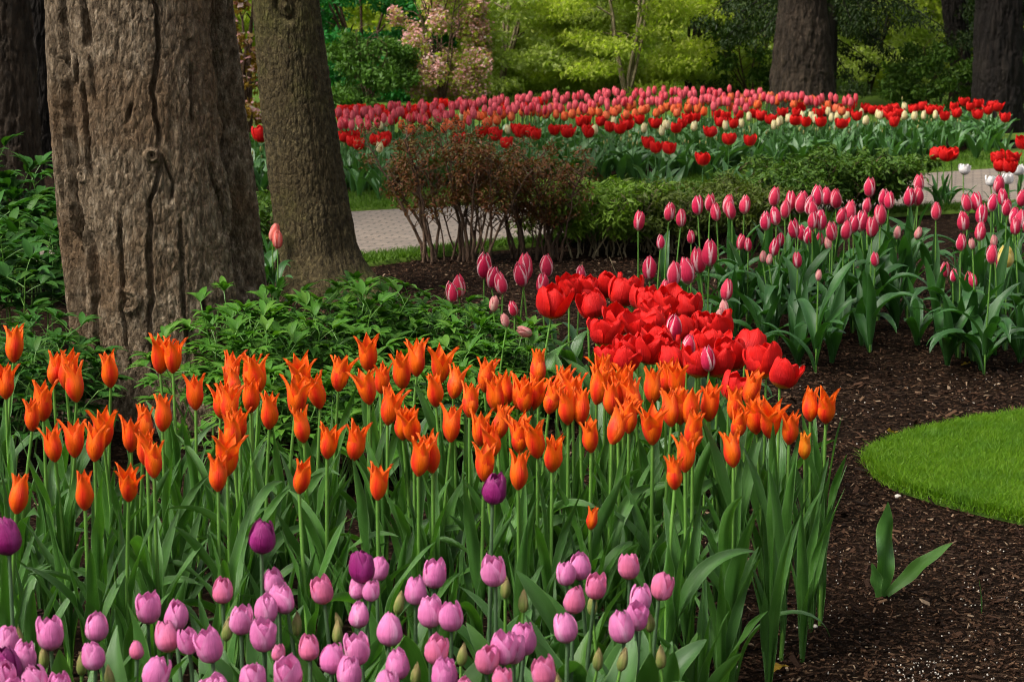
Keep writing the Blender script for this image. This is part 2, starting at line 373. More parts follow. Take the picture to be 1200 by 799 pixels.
gf_bot=[(-300,346),(200,332),(430,313),(520,301),(570,295),(700,282),(900,266),(1050,254),(1200,246),(1500,234)]
_,T2,B2=ribbon('lawn',M['meadow'],gf_top,gf_bot,.02,thick=.02)
# far meadow behind the tulip bed
mb=MB(); g=np.array([[[-40,16.8,.02],[40,16.8,.02]],[[-40,120,.02],[40,120,.02]]],float); mb.grid(g)
struct('meadow',mb.mesh('meadow',M['meadow']))

def blades(mb,pts,L,W,spread=.35,seg=2):
    n=len(pts); a=rng.uniform(0,2*np.pi,n); ln=L*rng.uniform(.6,1.25,n); wd=W*rng.uniform(.7,1.3,n); le=rng.uniform(0,spread,n)*ln
    side=np.stack([np.cos(a),np.sin(a),0*a],-1); b=rng.uniform(0,2*np.pi,n); lean=np.stack([np.cos(b),np.sin(b),0*b],-1)
    rows=[]
    for k in range(seg+1):
        t=k/seg; c=pts+lean*(le*t*t*1.6)[:,None]+np.array([0,0,1])*(ln*t*(1-.15*t))[:,None]
        ww=(wd*(1-t)**.7*.5+.0001)[:,None]; rows+= [c-side*ww,c+side*ww]
    v=np.stack(rows,1); k=2*(seg+1); base=(np.arange(n)*k)[:,None]
    f=np.concatenate([np.stack([base[:,0]+2*j,base[:,0]+2*j+1,base[:,0]+2*j+3,base[:,0]+2*j+2],-1) for j in range(seg)])
    uv=np.tile(np.array([[i%2,(i//2)/seg] for i in range(k)],float),(n,1)); mb.add(v.reshape(-1,3),f,uv)

# foreground lawn: a raised sheet with a cut edge
edge_px=[(1440,640),(1300,634),(1200,617),(1130,600),(1080,588),(1045,574),(1024,560),(1016,548),(1020,538),(1040,526),(1075,514),(1130,503),(1200,493),(1300,484),(1440,478)]
E=np.array([P(a,b) for a,b in edge_px]); 
# resample + wobble
d=np.r_[0,np.cumsum(np.linalg.norm(np.diff(E,axis=0),axis=1))]; tt=np.linspace(0,d[-1],120); E=np.stack([np.interp(tt,d,E[:,i]) for i in range(3)],-1)
E[:,:2]+= (np.stack([fbm(np.stack([tt*9,0*tt,0*tt],-1),3,4),fbm(np.stack([tt*9,0*tt+5,0*tt],-1),3,5)],-1)-.5)*.03
C=np.array([P(1440,545)]*len(E)); 
k=np.array([0,.02,.05,.3,.6,1.0])[:,None,None]; g=E[None]*(1-k)+C[None]*k; g[...,2]=.035; g[0,:,2]=-.01; g[1,:,2]=.018
mb=MB(); mb.grid(g[::-1]); struct('lawn',mb.mesh('lawn',M['lawn']))
def inside(p,poly):
    x,y=p[:,0],p[:,1]; r_=np.zeros(len(p),bool); j=len(poly)-1
    for i in range(len(poly)):
        a,b=poly[i],poly[j]
        c=((a[1]>y)!=(b[1]>y))&(x<(b[0]-a[0])*(y-a[1])/(b[1]-a[1]+1e-12)+a[0]); r_^=c; j=i
    return r_
lo,hi=E.min(0),E.max(0); pts=np.zeros((120000,3)); pts[:,0]=rng.uniform(lo[0]-.02,min(hi[0],1.75),120000); pts[:,1]=rng.uniform(lo[1],hi[1],120000)
pts=pts[inside(pts,E)]; pts[:,2]=.024
dens=fbm(np.c_[pts[:,:2]*14,pts[:,2]],3,9); pts=pts[dens>.30*rng.uniform(0,1,len(pts))]
mb=MB(); blades(mb,pts,.027,.0028,.7); 
ed=E[rng.integers(0,len(E),2500)]+rng.normal(0,.008,(2500,3)); ed[:,2]=.012; blades(mb,ed,.026,.0026,1.2)
struct('grass',mb.mesh('grass',M['grassb']),'stuff')
# far grass strips
mb=MB()
def strip_pts(T,B,n,x0,x1):
    i=rng.integers(0,len(T)-1,n); f=rng.uniform(0,1,n)[:,None]; k=rng.uniform(-.02,1.02,n)[:,None]
    p=(T[i]*(1-f)+T[i+1]*f)*(1-k)+(B[i]*(1-f)+B[i+1]*f)*k; p[:,2]=.018; return p
for T,B,n in ((T1,B1,42000),(T2,B2,26000)):
    p=strip_pts(T,B,n,0,0); p=p[np.abs(p[:,0])<3.6]; blades(mb,p,.035,.006,.7,1)
struct('grass',mb.mesh('grass',M['grassf']),'stuff')

# mulch chips
def chips(n,xr,yr,size,skip=None):
    mb=MB(); p=np.zeros((n,3)); p[:,0]=rng.uniform(*xr,n); p[:,1]=rng.uniform(*yr,n)
    p=p[~inside(p,E)]; n=len(p)
    L=size*np.minimum(rng.lognormal(0,.5,n),2.3); W=L*rng.uniform(.12,.5,n); H=rng.uniform(.0008,.0035,n)
    a=rng.uniform(0,2*np.pi,n); tl=rng.normal(0,.28,n); tr=rng.normal(0,.35,n)
    dx=np.stack([np.cos(a)*np.cos(tl),np.sin(a)*np.cos(tl),np.sin(tl)],-1); dy=np.stack([-np.sin(a)*np.cos(tr),np.cos(a)*np.cos(tr),np.sin(tr)],-1); dz=np.cross(dx,dy)
    p[:,2]=np.abs(np.sin(tl))*L*.5+rng.uniform(0,.006,n)
    vs=[]
    for sz in (-1,1):
        for sx,sy in ((-1,-1),(1,-1),(1,1),(-1,1)):
            jx=rng.uniform(.6,1.15,n)*sx*.5; jy=rng.uniform(.4,1.2,n)*sy*.5
            vs.append(p+dx*(L*jx)[:,None]+dy*(W*jy)[:,None]+dz*(H*sz*.5)[:,None])
    v=np.stack(vs,1); b=(np.arange(n)*8)[:,None]
    F=np.array([[3,2,1,0],[4,5,6,7],[0,1,5,4],[1,2,6,5],[2,3,7,6],[3,0,4,7]])
    mb.add(v.reshape(-1,3),(b[:,:,None]+F[None]).reshape(-1,4)); return mb
mb=chips(42000,(.15,2.2),(4.0,6.4),.0072); m2=chips(42000,(-1.2,2.9),(6.3,10.4),.010); m3=chips(7000,(-1.6,.4),(3.3,6.3),.010)
for q in (m2,m3): a=q.arrays(); mb.add(a[0],a[1],a[2])
# longer slivers
q=chips(1500,(.2,2.2),(4.0,7.5),.02); a=q.arrays(); mb.add(a[0],a[1],a[2])
struct('bark_mulch',mb.mesh('bark_mulch',M['chip'],smooth=False),'stuff')

# ------------------------------------------------------------------ trunks
def trunk_mesh(name,edges,Y,mat,ztop,ztop_extra_r=1.0,nu=260,nv=420,furrows=(),amp=.012,cell=(16,3.2),knots=(),zmin=-.03,flare=1.0,shags=.0,lobes=0.0):
    zs=[];cx=[];rr=[]
    for (y,xl,xr) in edges:
        a=PY(xl,y,Y); b=PY(xr,y,Y); zs.append((a[2]+b[2])/2); cx.append((a[0]+b[0])/2); rr.append((b[0]-a[0])/2)
    o=np.argsort(zs); zs=np.array(zs)[o]; cx=np.array(cx)[o]; rr=np.array(rr)[o]
    # extend
    sl=(cx[-1]-cx[-2])/(zs[-1]-zs[-2]); slr=(rr[-1]-rr[-2])/(zs[-1]-zs[-2])
    z1=min(1.2,ztop); 
    zs=np.r_[zs,ztop]; cx=np.r_[cx,cx[-1]+sl*(ztop-zs[-2])*.6]; rr=np.r_[rr,max(rr[-1]*.6,rr[-1]+slr*(ztop-zs[-2])*.25)]
    if zs[0]>0: 
        g0=(rr[0]-rr[1])/(zs[1]-zs[0]); zs=np.r_[0,zs]; cx=np.r_[cx[0],cx]; rr=np.r_[rr[0]+max(g0,.05)*zs[1]*1.3*flare,rr]
    ztv=1.62
    Z=np.r_[np.linspace(zmin,ztv,nv),np.linspace(ztv,ztop,30)[1:]]
    def sm(a): return np.interp(Z,zs,a)
    kern=np.hanning(41); kern/=kern.sum()
    def smooth(a): p_=np.pad(a,20,'edge'); return np.convolve(p_,kern,'valid')
    Cx=smooth(sm(cx)); Rr=smooth(sm(rr))
    th=np.linspace(0,2*np.pi,nu,endpoint=False)
    TH,ZZ=np.meshgrid(th,Z); RR=np.repeat(Rr[:,None],nu,1); CX=np.repeat(Cx[:,None],nu,1)
    r0=np.mean(rr)
    p=np.stack([np.cos(TH)*r0,np.sin(TH)*r0,ZZ],-1)
    warp=(fbm(p*np.array([5,5,3.]),3,3)-.5)
    q=p*np.array([cell[0],cell[0],cell[1]])+warp[...,None]*1.0+.5*(vnoise(p*np.array([90,90,30.]),91)-.5)[...,None]
    f1,f2=voro(q,7); e=np.clip((f2-f1)*2.2,0,1)
    disp=amp*(e**.6-.7)+amp*1.5*(fbm(p*np.array([60,60,11.]),4,21)-.5)+amp*1.6*(fbm(p*np.array([6,6,1.4]),3,31)-.5)
    if lobes: disp=disp+lobes*np.sin(TH*5+1.3+fbm(p*2,2,8)*3)*np.exp(-np.clip(ZZ,0,9)*3)
    if shags: 
        q2=p*np.array([15,15,1.9])+warp[...,None]*.9+.35*(fbm(p*np.array([50,50,18.]),3,92)-.5)[...,None]; g1,g2=voro(q2,77); e2=np.clip((g2-g1)*3.4,0,1); disp=disp+shags*(e2**.5-.8)
    # camera-facing side is -Y: angle for image position u in (-1,1): x=cos(th), front: th=-acos
    def hit(x,y):
        d=ray(x,y); zc=CAMH+d[2]*(Y-r0*.6)/d[1]
        for _ in range(3):
            c_=np.array([np.interp(zc,Z,Cx),Y]); r_=np.interp(zc,Z,Rr); e=d[:2]/np.linalg.norm(d[:2]); b_=e@c_; q_=b_*b_-(c_@c_-r_*r_)
            tt=b_-math.sqrt(max(q_,0)); pt=e*tt; zc=CAMH+d[2]*pt[1]/d[1]
        return zc,math.atan2(pt[1]-c_[1],pt[0]-c_[0])%(2*np.pi)
    for fr in furrows:
        pts_=fr[0]; wdt,dep=fr[1],fr[2]
        fz=[];ft=[]
        for (x,y) in pts_:
            zc,t0=hit(x,y); fz.append(zc); ft.append(t0)
        o=np.argsort(fz); fz=np.array(fz)[o]; ft=np.array(ft)[o]
        tc=np.interp(ZZ,fz,ft)+ (fbm(np.stack([ZZ*14,ZZ*0+fz[0]*7,ZZ*0],-1),3,5)-.5)*.10
        dist=np.abs(TH-tc)*r0
        endf=np.clip((ZZ-fz[0])/.04,0,1)*np.clip((fz[-1]-ZZ)/.04,0,1)
        wv=wdt*1.9*(.6+.9*fbm(np.stack([ZZ*9,ZZ*0+fz[0]*3,ZZ*0],-1),2,6))
        wv=wv*.95/np.sqrt(np.clip(1-np.cos(tc)**2,.30,1)); disp=disp-dep*endf*np.clip(1.25-dist/wv,0,1)**.6
    for (x,y,rad,h) in knots:
        kz,t0=hit(x,y)
        dd=np.sqrt(((TH-t0)*r0)**2+(ZZ-kz)**2)*(1+.3*(warp))
        disp=disp+h*(np.exp(-((dd-rad)/(rad*.35))**2)+.5*np.exp(-((dd-rad*.4)/(rad*.2))**2)-.6*np.exp(-(dd/(rad*.2))**2))
    g=np.stack([CX+np.cos(TH)*(RR+disp),Y+np.sin(TH)*(RR+disp),ZZ],-1)
    mb=MB(); mb.grid(g,wrap=True); return mb.mesh(name,mat),(Cx,Rr,Z)

Yb=PY(190,470,1)[1]; base=P(195,478); YB=base[1]
big_edges=[(0,56,271),(60,57,278),(120,60,286),(180,65,293),(240,70,300),(300,75,307),(360,82,316),(400,86,324),(440,84,334),(470,78,345)]
furr=[([(57,-10),(63,80),(66,160),(72,240),(80,320),(88,400),(92,460)],.009,.07),
      ([(72,-10),(74,60),(78,120),(84,200),(88,300),(97,420)],.010,.08),
      ([(95,-10),(102,40),(103,62)],.007,.05),
      ([(86,60),(88,90),(88,110)],.004,.03),
      ([(103,62),(108,100),(116,130)],.003,.02),([(97,95),(99,140),(106,210)],.005,.04),
      ([(89,130),(87,145)],.003,.02),
      ([(106,270),(110,330),(113,440)],.006,.045),([(92,240),(104,300)],.005,.04),
      ([(183,-10),(184,60),(180,110),(184,150),(186,175)],.004,.028),([(186,190),(178,240),(176,300),(178,360),(176,450)],.004,.022),
      ([(155,120),(150,145)],.004,.03),([(224,45),(225,62)],.005,.035),([(224,70),(226,150)],.003,.02),
      ([(247,124),(250,135)],.008,.04),
      ([(258,-10),(260,50),(266,100),(274,150),(280,220),(290,300),(300,400)],.013,.08),
      ([(270,-10),(276,80),(284,150),(291,230),(304,330),(314,400)],.014,.09),([(277,60),(288,150),(300,260),(312,350)],.012,.08),
      ([(247,190),(262,250),(268,280)],.004,.035),([(140,250),(145,350),(150,440)],.003,.02),([(210,250),(215,330),(222,420)],.003,.02),
      ([(240,340),(248,420)],.004,.03),([(188,180),(205,215),(200,240)],.003,.018)]
me,_=trunk_mesh('trunk',big_edges,YB,M['bark'],5.0,nu=760,nv=760,furrows=furr,amp=.0050,cell=(46,18),knots=[(150,352,.032,.014),(178,182,.016,.016),(96,205,.02,.008)],shags=.004)
t=empty('tree',(base[0],base[1],0),'big old tree with thick deeply furrowed grey brown trunk, behind the orange tulips','tree')
o=link('trunk',me,t); o.location=(-t.location.x,-t.location.y,0)
base2=P(376,345); Y2=base2[1]
moss_edges=[(0,297,374),(60,300,382),(120,306,390),(180,312,399),(240,319,410),(290,324,419),(318,322,436),(336,316,456),(352,306,480)]
me,_=trunk_mesh('trunk',moss_edges,Y2,M['bark2'],5.0,nu=420,nv=480,amp=.005,cell=(52,20),shags=.005,lobes=.012,knots=[(335,8,.05,-.02)])
t=empty('tree',(base2[0],base2[1],0),'slimmer tree with olive mossy bark leaning beside the big furrowed trunk','tree')
o=link('trunk',me,t); o.location=(-t.location.x,-t.location.y,0)

def limb_crown(t,tx,ty,r,z0,z1,spread,mat,leafm,n,seed,leafsz=.09,nl=7,low=0.0):  # crowns above the view, added for the shade they cast on the dark trunks
    """limbs and a high crown for a tree whose trunk stands at tx,ty (parent t at the same place)"""
    rg=np.random.default_rng(seed); mb=MB(); cl=[]
    for k in range(nl):
        a=rg.uniform(0,2*np.pi); zz=rg.uniform(z0,z1); L=spread*rg.uniform(.6,1.1)
        s_=np.linspace(0,1,8); pts=np.stack([np.cos(a)*L*s_,np.sin(a)*L*s_,zz+.9*s_*L*.5-low*s_**2*L],-1)+rg.normal(0,.05,(8,3))*s_[:,None]
        mb.grid(tube(pts,r*.35*(1-.8*s_),7),wrap=True)
        for j in (3,4,5,6,7): cl.append((pts[j],rg.uniform(.35,.8)))
    link('limb',mb.mesh('limb',mat),t)
    ml=MB(); leaf_cloud(ml,cl,n,leafsz,rg); link('crown',ml.mesh('crown',leafm,smooth=False),t)

def leaf_cloud(mb,clumps,n,size,rg,aspect=.5,flat=.45,zmin=None,lay=0.0,drop=0.0,esp=.45):
    C=np.array([c[0] for c in clumps]); Rd=np.array([c[1] for c in clumps]); pr=Rd**2/np.sum(Rd**2)
    i=rg.choice(len(C),n,p=pr); d=rg.normal(0,1,(n,3)); d/=np.linalg.norm(d,axis=1,keepdims=True); r_=rg.uniform(0,1,n)**.5
    p=C[i]+d*(r_*Rd[i])[:,None]*np.array([1,1,flat if lay==0 else lay])
    if zmin is not None: p=p[p[:,2]>zmin]; n=len(p)
    L=size*rg.uniform(.6,1.35,n); W=L*aspect*rg.uniform(.75,1.25,n)
    a=rg.uniform(0,2*np.pi,n); el=rg.normal(-.25-drop,esp,n)
    dx=np.stack([np.cos(a)*np.cos(el),np.sin(a)*np.cos(el),np.sin(el)],-1)
    rl=rg.normal(0,.6 if esp<.6 else 1.2,n); sd=np.stack([-np.sin(a),np.cos(a),0*a],-1); up=np.cross(dx,sd); sd=sd*np.cos(rl)[:,None]+up*np.sin(rl)[:,None]; up=np.cross(dx,sd)
    mid=p+dx*(L*.45)[:,None]-up*(W*.12)[:,None]
    v=np.stack([p,mid+sd*(W*.5)[:,None],p+dx*L[:,None],mid-sd*(W*.5)[:,None]],1)
    mb.add(v.reshape(-1,3),np.arange(n*4).reshape(-1,4),np.tile([[.5,0],[1,.5],[.5,1],[0,.5]],(n,1)))

# left dark trunks and the three dark trunks behind the far bed
def simple_tree(name,px_l,px_r,ytop_lr,Y,mat,label,h=4.5,crown=None,seed=0,ybot=None,amp=.02,cell=(14,4),crn=9000):
    ed=[(0,*ytop_lr),(ybot*.5,(ytop_lr[0]+px_l)/2,(ytop_lr[1]+px_r)/2),(ybot,px_l,px_r)]
    me,(Cx,Rr,Z)=trunk_mesh('trunk',ed,Y,mat,h,nu=140,nv=160,amp=amp,cell=cell)
    b=XA((px_l+px_r)/2,Y); t=empty('tree',(b,Y,0),label,'tree'); o=link('trunk',me,t); o.location=(-b,-Y,0)
    if crown: limb_crown(t,b,Y,Rr[-1],*crown,mat,M['needle'],crn,seed)
    return t
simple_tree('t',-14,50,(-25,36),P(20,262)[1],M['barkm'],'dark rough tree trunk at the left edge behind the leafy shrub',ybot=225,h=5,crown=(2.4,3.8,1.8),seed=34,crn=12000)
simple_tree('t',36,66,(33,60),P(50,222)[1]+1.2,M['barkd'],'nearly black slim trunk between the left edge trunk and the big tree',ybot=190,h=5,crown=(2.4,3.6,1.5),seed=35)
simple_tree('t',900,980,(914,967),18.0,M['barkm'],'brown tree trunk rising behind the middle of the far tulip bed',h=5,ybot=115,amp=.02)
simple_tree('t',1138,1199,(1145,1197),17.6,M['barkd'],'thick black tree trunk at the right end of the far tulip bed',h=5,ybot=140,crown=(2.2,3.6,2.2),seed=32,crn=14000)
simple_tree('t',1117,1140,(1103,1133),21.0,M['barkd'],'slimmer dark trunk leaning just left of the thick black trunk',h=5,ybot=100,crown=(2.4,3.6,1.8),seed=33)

# moss at the foot of the mossy tree
mb=MB(); rg=np.random.default_rng(5)
c=P(425,346); uu=np.linspace(0,2*np.pi,36,endpoint=False); rad=np.linspace(1,0.02,7)
g=np.stack([np.stack([c[0]+np.cos(uu)*.15*r_*(1+.15*np.sin(3*uu)),c[1]+np.sin(uu)*.16*r_,.045*(1-r_**2)*np.ones(36)+.001],-1) for r_ in rad]); mb.grid(g,wrap=True)
pp=np.zeros((5000,3)); a=rg.uniform(0,6.28,5000); r_=rg.uniform(0,1,5000)**.5; pp[:,0]=c[0]+np.cos(a)*.15*r_; pp[:,1]=c[1]+np.sin(a)*.16*r_; pp[:,2]=.045*(1-r_**2)
blades(mb,pp,.012,.003,.8,1)
struct('moss',mb.mesh('moss',M['moss']),'stuff')

# ------------------------------------------------------------------ background shrubs and trees (far, behind the beds)
def bush(name,px,Y,wd,ht,mat,label,cat,n,size,seed,twig='twig',zlow=.05,aspect=.5,trunks=5,dens_low=True,flat=.6,group=None,extra=None,airy=0,yd=None):
    rg=np.random.default_rng(seed); x=XA(px,Y); t=empty(name,(x,Y,0),label,cat,group)
    mb=MB(); cl=[]
    for k in range(trunks):
        a=rg.uniform(0,2*np.pi); s_=np.linspace(0,1,9); L=wd*.42*rg.uniform(.3,1)
        pts=np.stack([np.cos(a)*L*s_,np.sin(a)*L*s_*.8,ht*.92*s_],-1)+np.cumsum(rg.normal(0,.03*ht,(9,3)),0)*s_[:,None]; pts[:,2]=np.maximum(pts[:,2],0)
        mb.grid(tube(pts,(.016 if ht>1.6 else .008)*(1-.8*s_)+.002,6),wrap=True)
        for j in range(2,9):
            b=rg.uniform(0,6.28); e=pts[j]+np.array([math.cos(b),math.sin(b),.4])*wd*.2
            mb.grid(tube(np.stack([pts[j],(pts[j]+e)/2+[0,0,.03],e]),np.array([.007,.005,.002])*max(.4,ht*.6),4),wrap=True)
    link('branches',mb.mesh('branches',M[twig]),t)
    nc=70 if ht>1.6 else 34
    for k in range(nc):
        z=(zlow+(min(ht,1.3)-zlow)*rg.uniform(0,1)) if rg.uniform()<.75 else rg.uniform(zlow,ht); fr=1.0 if z<1.2 and ht>1.6 else math.sqrt(max(.08,1-((z/ht-.45)/.62)**2)); a=rg.uniform(0,6.28); q=rg.uniform(.35,1)**.5*fr
        cl.append((np.array([math.cos(a)*q*wd*.5,math.sin(a)*q*(yd or wd)*.5,z]),rg.uniform(.10,.2)*min(wd,ht*1.3)))
    ml=MB(); leaf_cloud(ml,cl,n,size,rg,aspect,flat,zmin=.01,esp=.8); link('foliage',ml.mesh('foliage',M[mat],smooth=False),t)
    if extra:
        ml=MB(); c2=[(c[0]*1.04,c[1]) for c in cl if c[0][2]>extra[2]]; leaf_cloud(ml,c2,extra[1],extra[3],rg,.9,flat,zmin=extra[2]*.7); link('blossom',ml.mesh('blossom',M[extra[0]],smooth=False),t)
    return t

bush('tree',425,21.8,1.9,2.8,'vivid','dark vivid green layered tree right of the mossy trunk, behind the far bed','tree',30000,.06,101,flat=.35)
bush('shrub',430,20.0,.85,.72,'mossg','round mid green shrub below the vivid green tree behind the far bed','shrub',9000,.05,102)
bush('flowering_tree',518,20.3,.85,1.5,'limeb','slender bush with pale pink blossom and bronze twigs behind the far bed','flowering tree',4200,.05,103,zlow=.1,extra=('blossom',13000,.12,.028),trunks=7,flat=1.1)
bush('flowering_tree',292,17.5,.5,1.7,'ochre','strip of ochre leaves and pale blossom seen between the two near trunks','flowering tree',3500,.05,104,extra=('blossom',1200,.1,.05))
lime=[(585,21.3,1.5,2.6,'lime','pale lime green feathery tree just right of the pink blossom bush'),
      (655,22.0,1.7,2.7,'lime','pale lime tree with a grey branching trunk, second right of the blossom bush'),
      (735,21.0,1.7,2.6,'limeb','yellow green airy tree third right of the blossom bush'),
      (808,22.3,1.6,2.7,'lime','lime tree whose right side meets the dark conifer sprays'),
      (620,24.5,1.9,2.8,'limeb','yellow green tree glimpsed behind the first two lime trees'),
      (700,24.5,1.9,2.8,'lime','lime tree glimpsed behind the second and third lime trees'),
      (890,24.0,1.9,2.6,'lime','lime tree glimpsed through the dark sprays behind the brown trunk'),
      (1020,22.5,1.5,2.4,'lime','lime green bush between the brown trunk and the leaning dark trunk'),
      (1095,23.5,1.5,2.4,'limeb','yellow green bush glimpsed behind the leaning dark trunk'),
      (1190,23,1.3,2.4,'mossg','green bush at the far right behind the black trunk'),
      (500,25,2.2,2.7,'limeb','yellow green tree glimpsed behind the pink blossom bush'),
      (55,20,1.6,2.6,'limeb','yellow green bush glimpsed left of the big tree')]
for i,(px,Y,wd,ht,m_,lb) in enumerate(lime):
    bush('tree' if ht>2.5 else 'bush',px,Y,wd,ht,m_,lb,'tree' if ht>2.5 else 'bush',26000,.052,110+i,twig='barkm' if i%2 else 'twigl',flat=.35,zlow=.02,aspect=.45,trunks=5)
bush('shrub',1108,19.5,1.1,.62,'darkleaf','low dark green shrub at the foot of the leaning dark trunk','shrub',9000,.045,131)
bush('bush',880,21.5,1.0,.8,'darkleaf','dark green bush directly left of the brown trunk behind the bed','bush',7000,.05,132)
# conifer sprays that hang round the brown trunk
def conifer(px,Y,label,seed,wd,zlo,n=11000):
    rg=np.random.default_rng(seed); x=XA(px,Y); t=empty('conifer',(x,Y,0),label,'conifer')
    mb=MB(); s_=np.linspace(0,1,8); mb.grid(tube(np.stack([0*s_,0*s_,4.2*s_],-1),.05*(1-.6*s_),8),wrap=True); link('trunk',mb.mesh('trunk',M['barkd']),t)
    mb=MB(); cl=[]
    for k in range(26):
        a=rg.uniform(0,6.28); z=rg.uniform(zlo+.35,2.8); L=wd*.5*rg.uniform(.5,1); q=np.linspace(0,1,7)
        pts=np.stack([np.cos(a)*L*q,np.sin(a)*L*q,z-.45*q**1.5*L],-1); mb.grid(tube(pts,.014*(1-.8*q),5),wrap=True)
        for j in range(2,7): cl.append((pts[j]-[0,0,.04],.15*rg.uniform(.6,1.3)))
    link('branches',mb.mesh('branches',M['barkd']),t)
    ml=MB(); leaf_cloud(ml,cl,int(n*1.9),.048,rg,.28,.5,zmin=.02,drop=.5); link('foliage',ml.mesh('foliage',M['needle'],smooth=False),t)
conifer(928,20.5,'dark drooping conifer sprays left of the brown trunk behind the bed',201,2.4,.30,15000)
conifer(975,19.6,'dark drooping conifer sprays right of the brown trunk behind the bed',202,2.4,.50,10000)
conifer(1190,19.8,'dark conifer behind the black trunk at the right edge',204,1.3,.2)
# deep woods that close the view
mb=MB(); rg=np.random.default_rng(300); cl=[(np.array([rg.uniform(-10,10),rg.uniform(25,31),rg.uniform(0,2.6)]),rg.uniform(.35,.8)) for _ in range(420)]
leaf_cloud(mb,cl,150000,.11,rg,.55,.7,zmin=.0,esp=.9); struct('woods',mb.mesh('woods',M['limeb'],smooth=False),'stuff')

# ------------------------------------------------------------------ middle shrubs beside the path
def stemmed_shrub(name,px,py,wd,ht,mat,label,seed,nst=16,bare=.45,n=7000,size=.028,twig='twig',lean=.5,aspect=.4,yd=.4,drop=0.2,thick=.006):
    rg=np.random.default_rng(seed); b=P(px,py); t=empty(name,(b[0],b[1],0),label,'shrub'); ht=ht if mat=='brownleaf' else ht*.74
    mb=MB(); cl=[]
    for k in range(nst):
        x0=rg.uniform(-.5,.5)*wd*.55; y0=rg.uniform(-.5,.5)*yd*.5; x1=x0+ (rg.uniform(-.5,.5)*wd*.6+x0*lean); y1=y0*1.5+rg.uniform(-.1,.1)
        h=ht*rg.uniform(.72,1.02); s_=np.linspace(0,1,9)
        pts=np.stack([x0+(x1-x0)*s_**1.3,y0+(y1-y0)*s_,h*s_],-1)+np.cumsum(rg.normal(0,.008,(9,3)),0); pts[0,2]=0; 
        mb.grid(tube(pts,thick*rg.uniform(.6,1.5)*(1.1-.8*s_),5),wrap=True)
        for j in range(3,9):
            for _ in range(2):
                a=rg.uniform(0,6.28); e=pts[j]+np.array([math.cos(a)*.07,math.sin(a)*.07,.05])
                mb.grid(tube(np.stack([pts[j],(pts[j]+e)/2+[0,0,.006],e]),np.array([.0025,.002,.001]),4),wrap=True)
                if pts[j][2]>bare*ht: cl.append((e,rg.uniform(.03,.065)))
    link('stems',mb.mesh('stems',M[twig]),t)
    ml=MB(); leaf_cloud(ml,cl,n,size,rg,aspect,.8,zmin=.03,drop=drop); link('foliage',ml.mesh('foliage',M[mat],smooth=False),t)
    return t
stemmed_shrub('shrub',535,307,.66,.60,'brownleaf','bronze red shrub with a fan of bare dark stems beside the path',401,nst=26,bare=.36,n=8500,size=.022,thick=.007)
stemmed_shrub('shrub',628,304,.42,.50,'brownleaf','bronze shrub with thinner stems between the fanned one and the green ones',402,nst=20,bare=.30,n=5500,size=.022,lean=.3)
stemmed_shrub('shrub',700,300,.50,.42,'midleaf','fresh green shrub on slim stems right of the bronze shrubs',403,nst=22,bare=.18,n=9000,size=.04,lean=.2,aspect=.3,twig='twigl',thick=.004)
stemmed_shrub('shrub',775,296,.42,.36,'oliveleaf','dull olive shrub right of the fresh green shrub by the path',404,nst=22,bare=.15,n=6000,size=.035,lean=.2,aspect=.35,twig='twigl',thick=.004)
stemmed_shrub('shrub',860,292,.50,.33,'oliveleaf','low olive shrub behind the left of the striped pink tulips',405,nst=22,bare=.1,n=6000,size=.035,lean=.2,aspect=.35,thick=.004)
stemmed_shrub('shrub',306,322,.22,.40,'darkleaf','small dark green bush in the slit between the two near trunks',411,nst=14,bare=.05,n=3500,size=.04,lean=.2,aspect=.35,yd=.25,thick=.004)
stemmed_shrub('shrub',665,288,.5,.36,'oliveleaf','olive shrub filling the gap behind the bronze and the fresh green shrubs',408,nst=22,bare=.05,n=5500,size=.035,lean=.2,aspect=.35,thick=.004)
stemmed_shrub('shrub',745,284,.5,.34,'darkleaf','darker green shrub filling the gap behind the fresh green and the olive shrubs',409,nst=22,bare=.05,n=5500,size=.035,lean=.2,aspect=.35,thick=.004)
stemmed_shrub('shrub',825,280,.5,.32,'oliveleaf','olive shrub filling the gap behind the two low olive shrubs',410,nst=22,bare=.05,n=5500,size=.035,lean=.2,aspect=.35,thick=.004)
stemmed_shrub('shrub',985,252,.95,.40,'darkleaf','wide glossy green bush between the striped pink tulips and the far bed',406,nst=44,bare=.08,n=15000,size=.04,lean=.3,aspect=.4,yd=.7,thick=.004)
stemmed_shrub('shrub',905,262,.4,.30,'darkleaf','small green bush hugging the left of the wide glossy bush',407,nst=18,bare=.1,n=5000,size=.038,lean=.3,aspect=.4,thick=.004)

